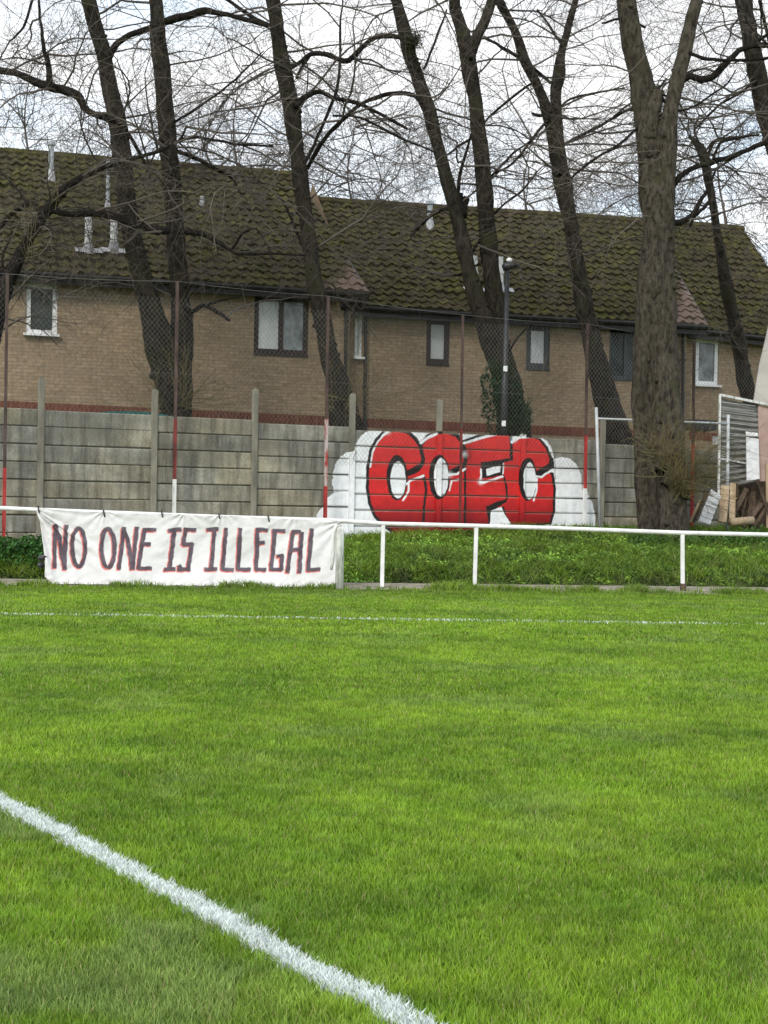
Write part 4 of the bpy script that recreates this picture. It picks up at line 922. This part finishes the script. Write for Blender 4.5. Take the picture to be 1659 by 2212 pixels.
# clutter
def thing_mesh(name,label,cat,mb,m,loc,group=None,smooth=False):
    r=Vector(loc); o=mb.build(name,m,None,smooth); o.data.transform(__import__('mathutils').Matrix.Translation(-r)); o.location=r; return tag(o,label,cat,group)
b=MB(); Yc=27.7; A=atY(1537,1057,Yc); B_=atY(1557,1071,Yc); C_=atY(1533,1133,Yc-.25); D_=atY(1508,1127,Yc-.25)
pal=empty('pallet',D_,'white painted slatted board leaning beside the largest trunk','pallet',None)
quadp=[A,B_,C_,D_]; b.face(quadp); b.face([p+Vector((0,.03,0)) for p in quadp][::-1])
for i in range(4): b.face([quadp[i],quadp[i]+Vector((0,.03,0)),quadp[(i+1)%4]+Vector((0,.03,0)),quadp[(i+1)%4]])
b.build('backing',M['board'],pal)
for k in range(6):
    t=(k+.5)/6; p=A.lerp(D_,t)+Vector((0,-.03,0)); q=B_.lerp(C_,t+.02)+Vector((0,-.03,0)); b=MB(); b.bar(p,q,.075,.025,Vector((0,0,1))); b.build('slat',M['board'],pal)
b=MB(); b.bar(atY(1527,1062,28.0),atY(1498,1128,27.8),.06,.03,Vector((1,0,0)),0); thing_mesh('timber_plank','narrow dark wooden plank leaning behind the white slatted board','plank',b,M['darkwood'],atY(1498,1128,27.8))
b=MB(); b.bar(atY(1514,1080,28.05),atY(1492,1128,27.9),.07,.03); thing_mesh('timber_plank','short yellowish wooden plank behind the white slatted board','plank',b,M['wood'],atY(1492,1128,27.9))
b=MB(); b.bar(atY(1566,1050,28.2),atY(1560,1128,27.9),.17,.05); b.bar(atY(1583,1044,28.3),atY(1581,1126,28.1),.12,.04); b.bar(atY(1560,1062,28.2),atY(1590,1078,28.2),.06,.03,Vector((0,0,1)))
thing_mesh('timber_stack','pale offcut timber planks stacked upright by the shed post','timber',b,M['wood'],atY(1570,1128,28))
b=MB(); p,q=atY(1578,1128,27.7),atY(1625,1124,28.0); b.tube([p,q],[.085,.08],12,True,0,.1)
thing_mesh('log','cut log lying on the grass in front of the shed','log',b,M['wood'],p,None,True)
b=MB()
rr=random.Random(3)
for k in range(16):
    x=1592+rr.uniform(0,64); y=1122-rr.uniform(0,45); p=atY(x,y,28.6+rr.uniform(-.2,.3)); d=Vector((rr.uniform(-.25,.25),rr.uniform(-.1,.1),rr.uniform(.2,.45))); b.bar(p-d,p+d,rr.uniform(.03,.1),.03)
thing_mesh('scrap_pile','heap of dark broken boards piled in the shed mouth','scrap pile',b,M['darkwood'],atY(1620,1130,28.6))
# parked car roof / canopy glimpsed behind the wall at right
b=MB(); cY=31.2
quad(b,[(1488,905),(1555,908),(1562,922),(1545,930),(1500,926),(1490,918)],cY,1.0); thing_mesh('porch_roof','dark flat porch roof showing above the wall below the white framed window','porch',b,M['greyframe'],atY(1520,930,cY))
b=MB(); quad(b,[(1540,942),(1580,946),(1582,962),(1540,960)],cY+.2,.06); thing_mesh('garden_table','white garden furniture glimpsed over the wall behind the shed','garden furniture',b,M['upvc'],atY(1560,960,cY))
b=MB(); c=onV(285,893,WA+1.2,WBv); n=14; pr=[]
for k in range(n+1): a=math.pi*k/n; pr.append((math.cos(a)*.85,math.sin(a)*.14))
for (x1,z1),(x2,z2) in zip(pr[:-1],pr[1:]): b.face([c+hdir*x1+Vector((0,0,z1-.1)),c+hdir*x2+Vector((0,0,z2-.1)),c+hdir*x2+Vector((0,.7,z2-.1)),c+hdir*x1+Vector((0,.7,z1-.1))])
b.face([c+hdir*x+Vector((0,0,z-.1)) for x,z in pr]+[c+hdir*-.85+Vector((0,0,-1.5)),c+hdir*.85+Vector((0,0,-1.5))]); thing_mesh('shed_roof_cover','teal curved cover just showing over the wall left of the twin trunk','cover',b,M['teal'],c)
n=9000; ax=nr.uniform(4.6,9.5,n); ay=26.2+(ax-4.6)*.33+nr.normal(0,.35,n); q=fbm(ax,ay,2.6,33); kk=(q>.42)&(ay<wallY(ax)-.3)&(np.hypot(ax-5.45,ay-27)>.6); ax,ay,q=ax[kk],ay[kk],q[kk]
bz=np.array([bankz(a,b) for a,b in zip(ax,ay)]); tz=nr.uniform(0,1,len(ax))
o=leaves('bramble_patch',np.stack([ax,ay,bz+tz*(.1+.9*(q-.42))],1),nr.uniform(.02,.045,len(ax)),np.array([.07,.15,.025])*nr.uniform(.3,1.7,(len(ax),1)),None,.35); tag(o,'leafy green weeds growing round the foot of the junk by the shed','weeds',kind='stuff')
# nettles at the left
n=5200; ax=nr.uniform(-7.6,-5.2,n); ay=nr.uniform(21.95,23.3,n); hh=.12+.5*np.clip(fbm(ax,ay,2.3,12)-.25,0,1); tz=nr.uniform(0,1,n)
c=np.array([.03,.085,.016])*nr.uniform(.4,2.3,(n,1)); bz=np.array([max(0,bankz(a,b)) for a,b in zip(ax,ay)])
o=leaves('nettle_patch',np.stack([ax,ay,bz+hh*tz],1),nr.uniform(.03,.065,n),c,None,.35); tag(o,'dark green nettles and docks growing left of the banner','weeds',kind='stuff')

# ------------------------------------------------------------------ sky, sun, camera
w=bpy.data.worlds.new('World'); scene.world=w; w.use_nodes=True; nt=w.node_tree; bg=nt.nodes['Background']
SE,SR=math.radians(38),math.radians(205)
sky=nd(nt,'ShaderNodeTexSky'); sky.sky_type='NISHITA'; sky.sun_disc=False; sky.sun_elevation=SE; sky.sun_rotation=SR
tc=nd(nt,'ShaderNodeTexCoord'); mp=mapping(nt,tc.outputs['Generated'],(1,1,2.2))
cm,_=noisecol(nt,mp,2.6,[(.38,(0,0,0)),(.56,(1,1,1))],7,.6,.3)
cc,_=noisecol(nt,mp,4.0,[(.3,(6.7,6.9,7.3)),(.45,(8.6,8.7,8.9)),(.58,(9.6,9.6,9.6))],6,.6,.2)
veil=mixc(nt,.85,sky.outputs['Color'],(7.2,8.7,10.2))
nt.links.new(mixc(nt,cm,veil,cc),bg.inputs['Color']); bg.inputs['Strength'].default_value=.125
sd=bpy.data.lights.new('sun','SUN'); sd.energy=1.9; sd.angle=math.radians(14); sd.color=(1,.95,.88)
so=bpy.data.objects.new('sun',sd); COL.objects.link(so)
dv=Vector((math.sin(SR)*math.cos(SE),math.cos(SR)*math.cos(SE),math.sin(SE))); so.rotation_euler=dv.to_track_quat('Z','Y').to_euler()
cd=bpy.data.cameras.new('camera'); cam=bpy.data.objects.new('camera',cd); COL.objects.link(cam)
from mathutils import Matrix
Rm=Matrix((RT,UP,-Fw)).transposed().to_4x4(); Rm.translation=CAM; cam.matrix_world=Rm
cd.sensor_fit='VERTICAL'; cd.sensor_height=36; cd.lens=FP/H0*36; cd.clip_end=1500; cd.clip_start=.05
scene.camera=cam
scene.render.resolution_x=768; scene.render.resolution_y=1024
vs_=scene.view_settings; vs_.view_transform='Standard'; vs_.look='None'; vs_.gamma=1; vs_.exposure=.3; vs_.use_curve_mapping=False
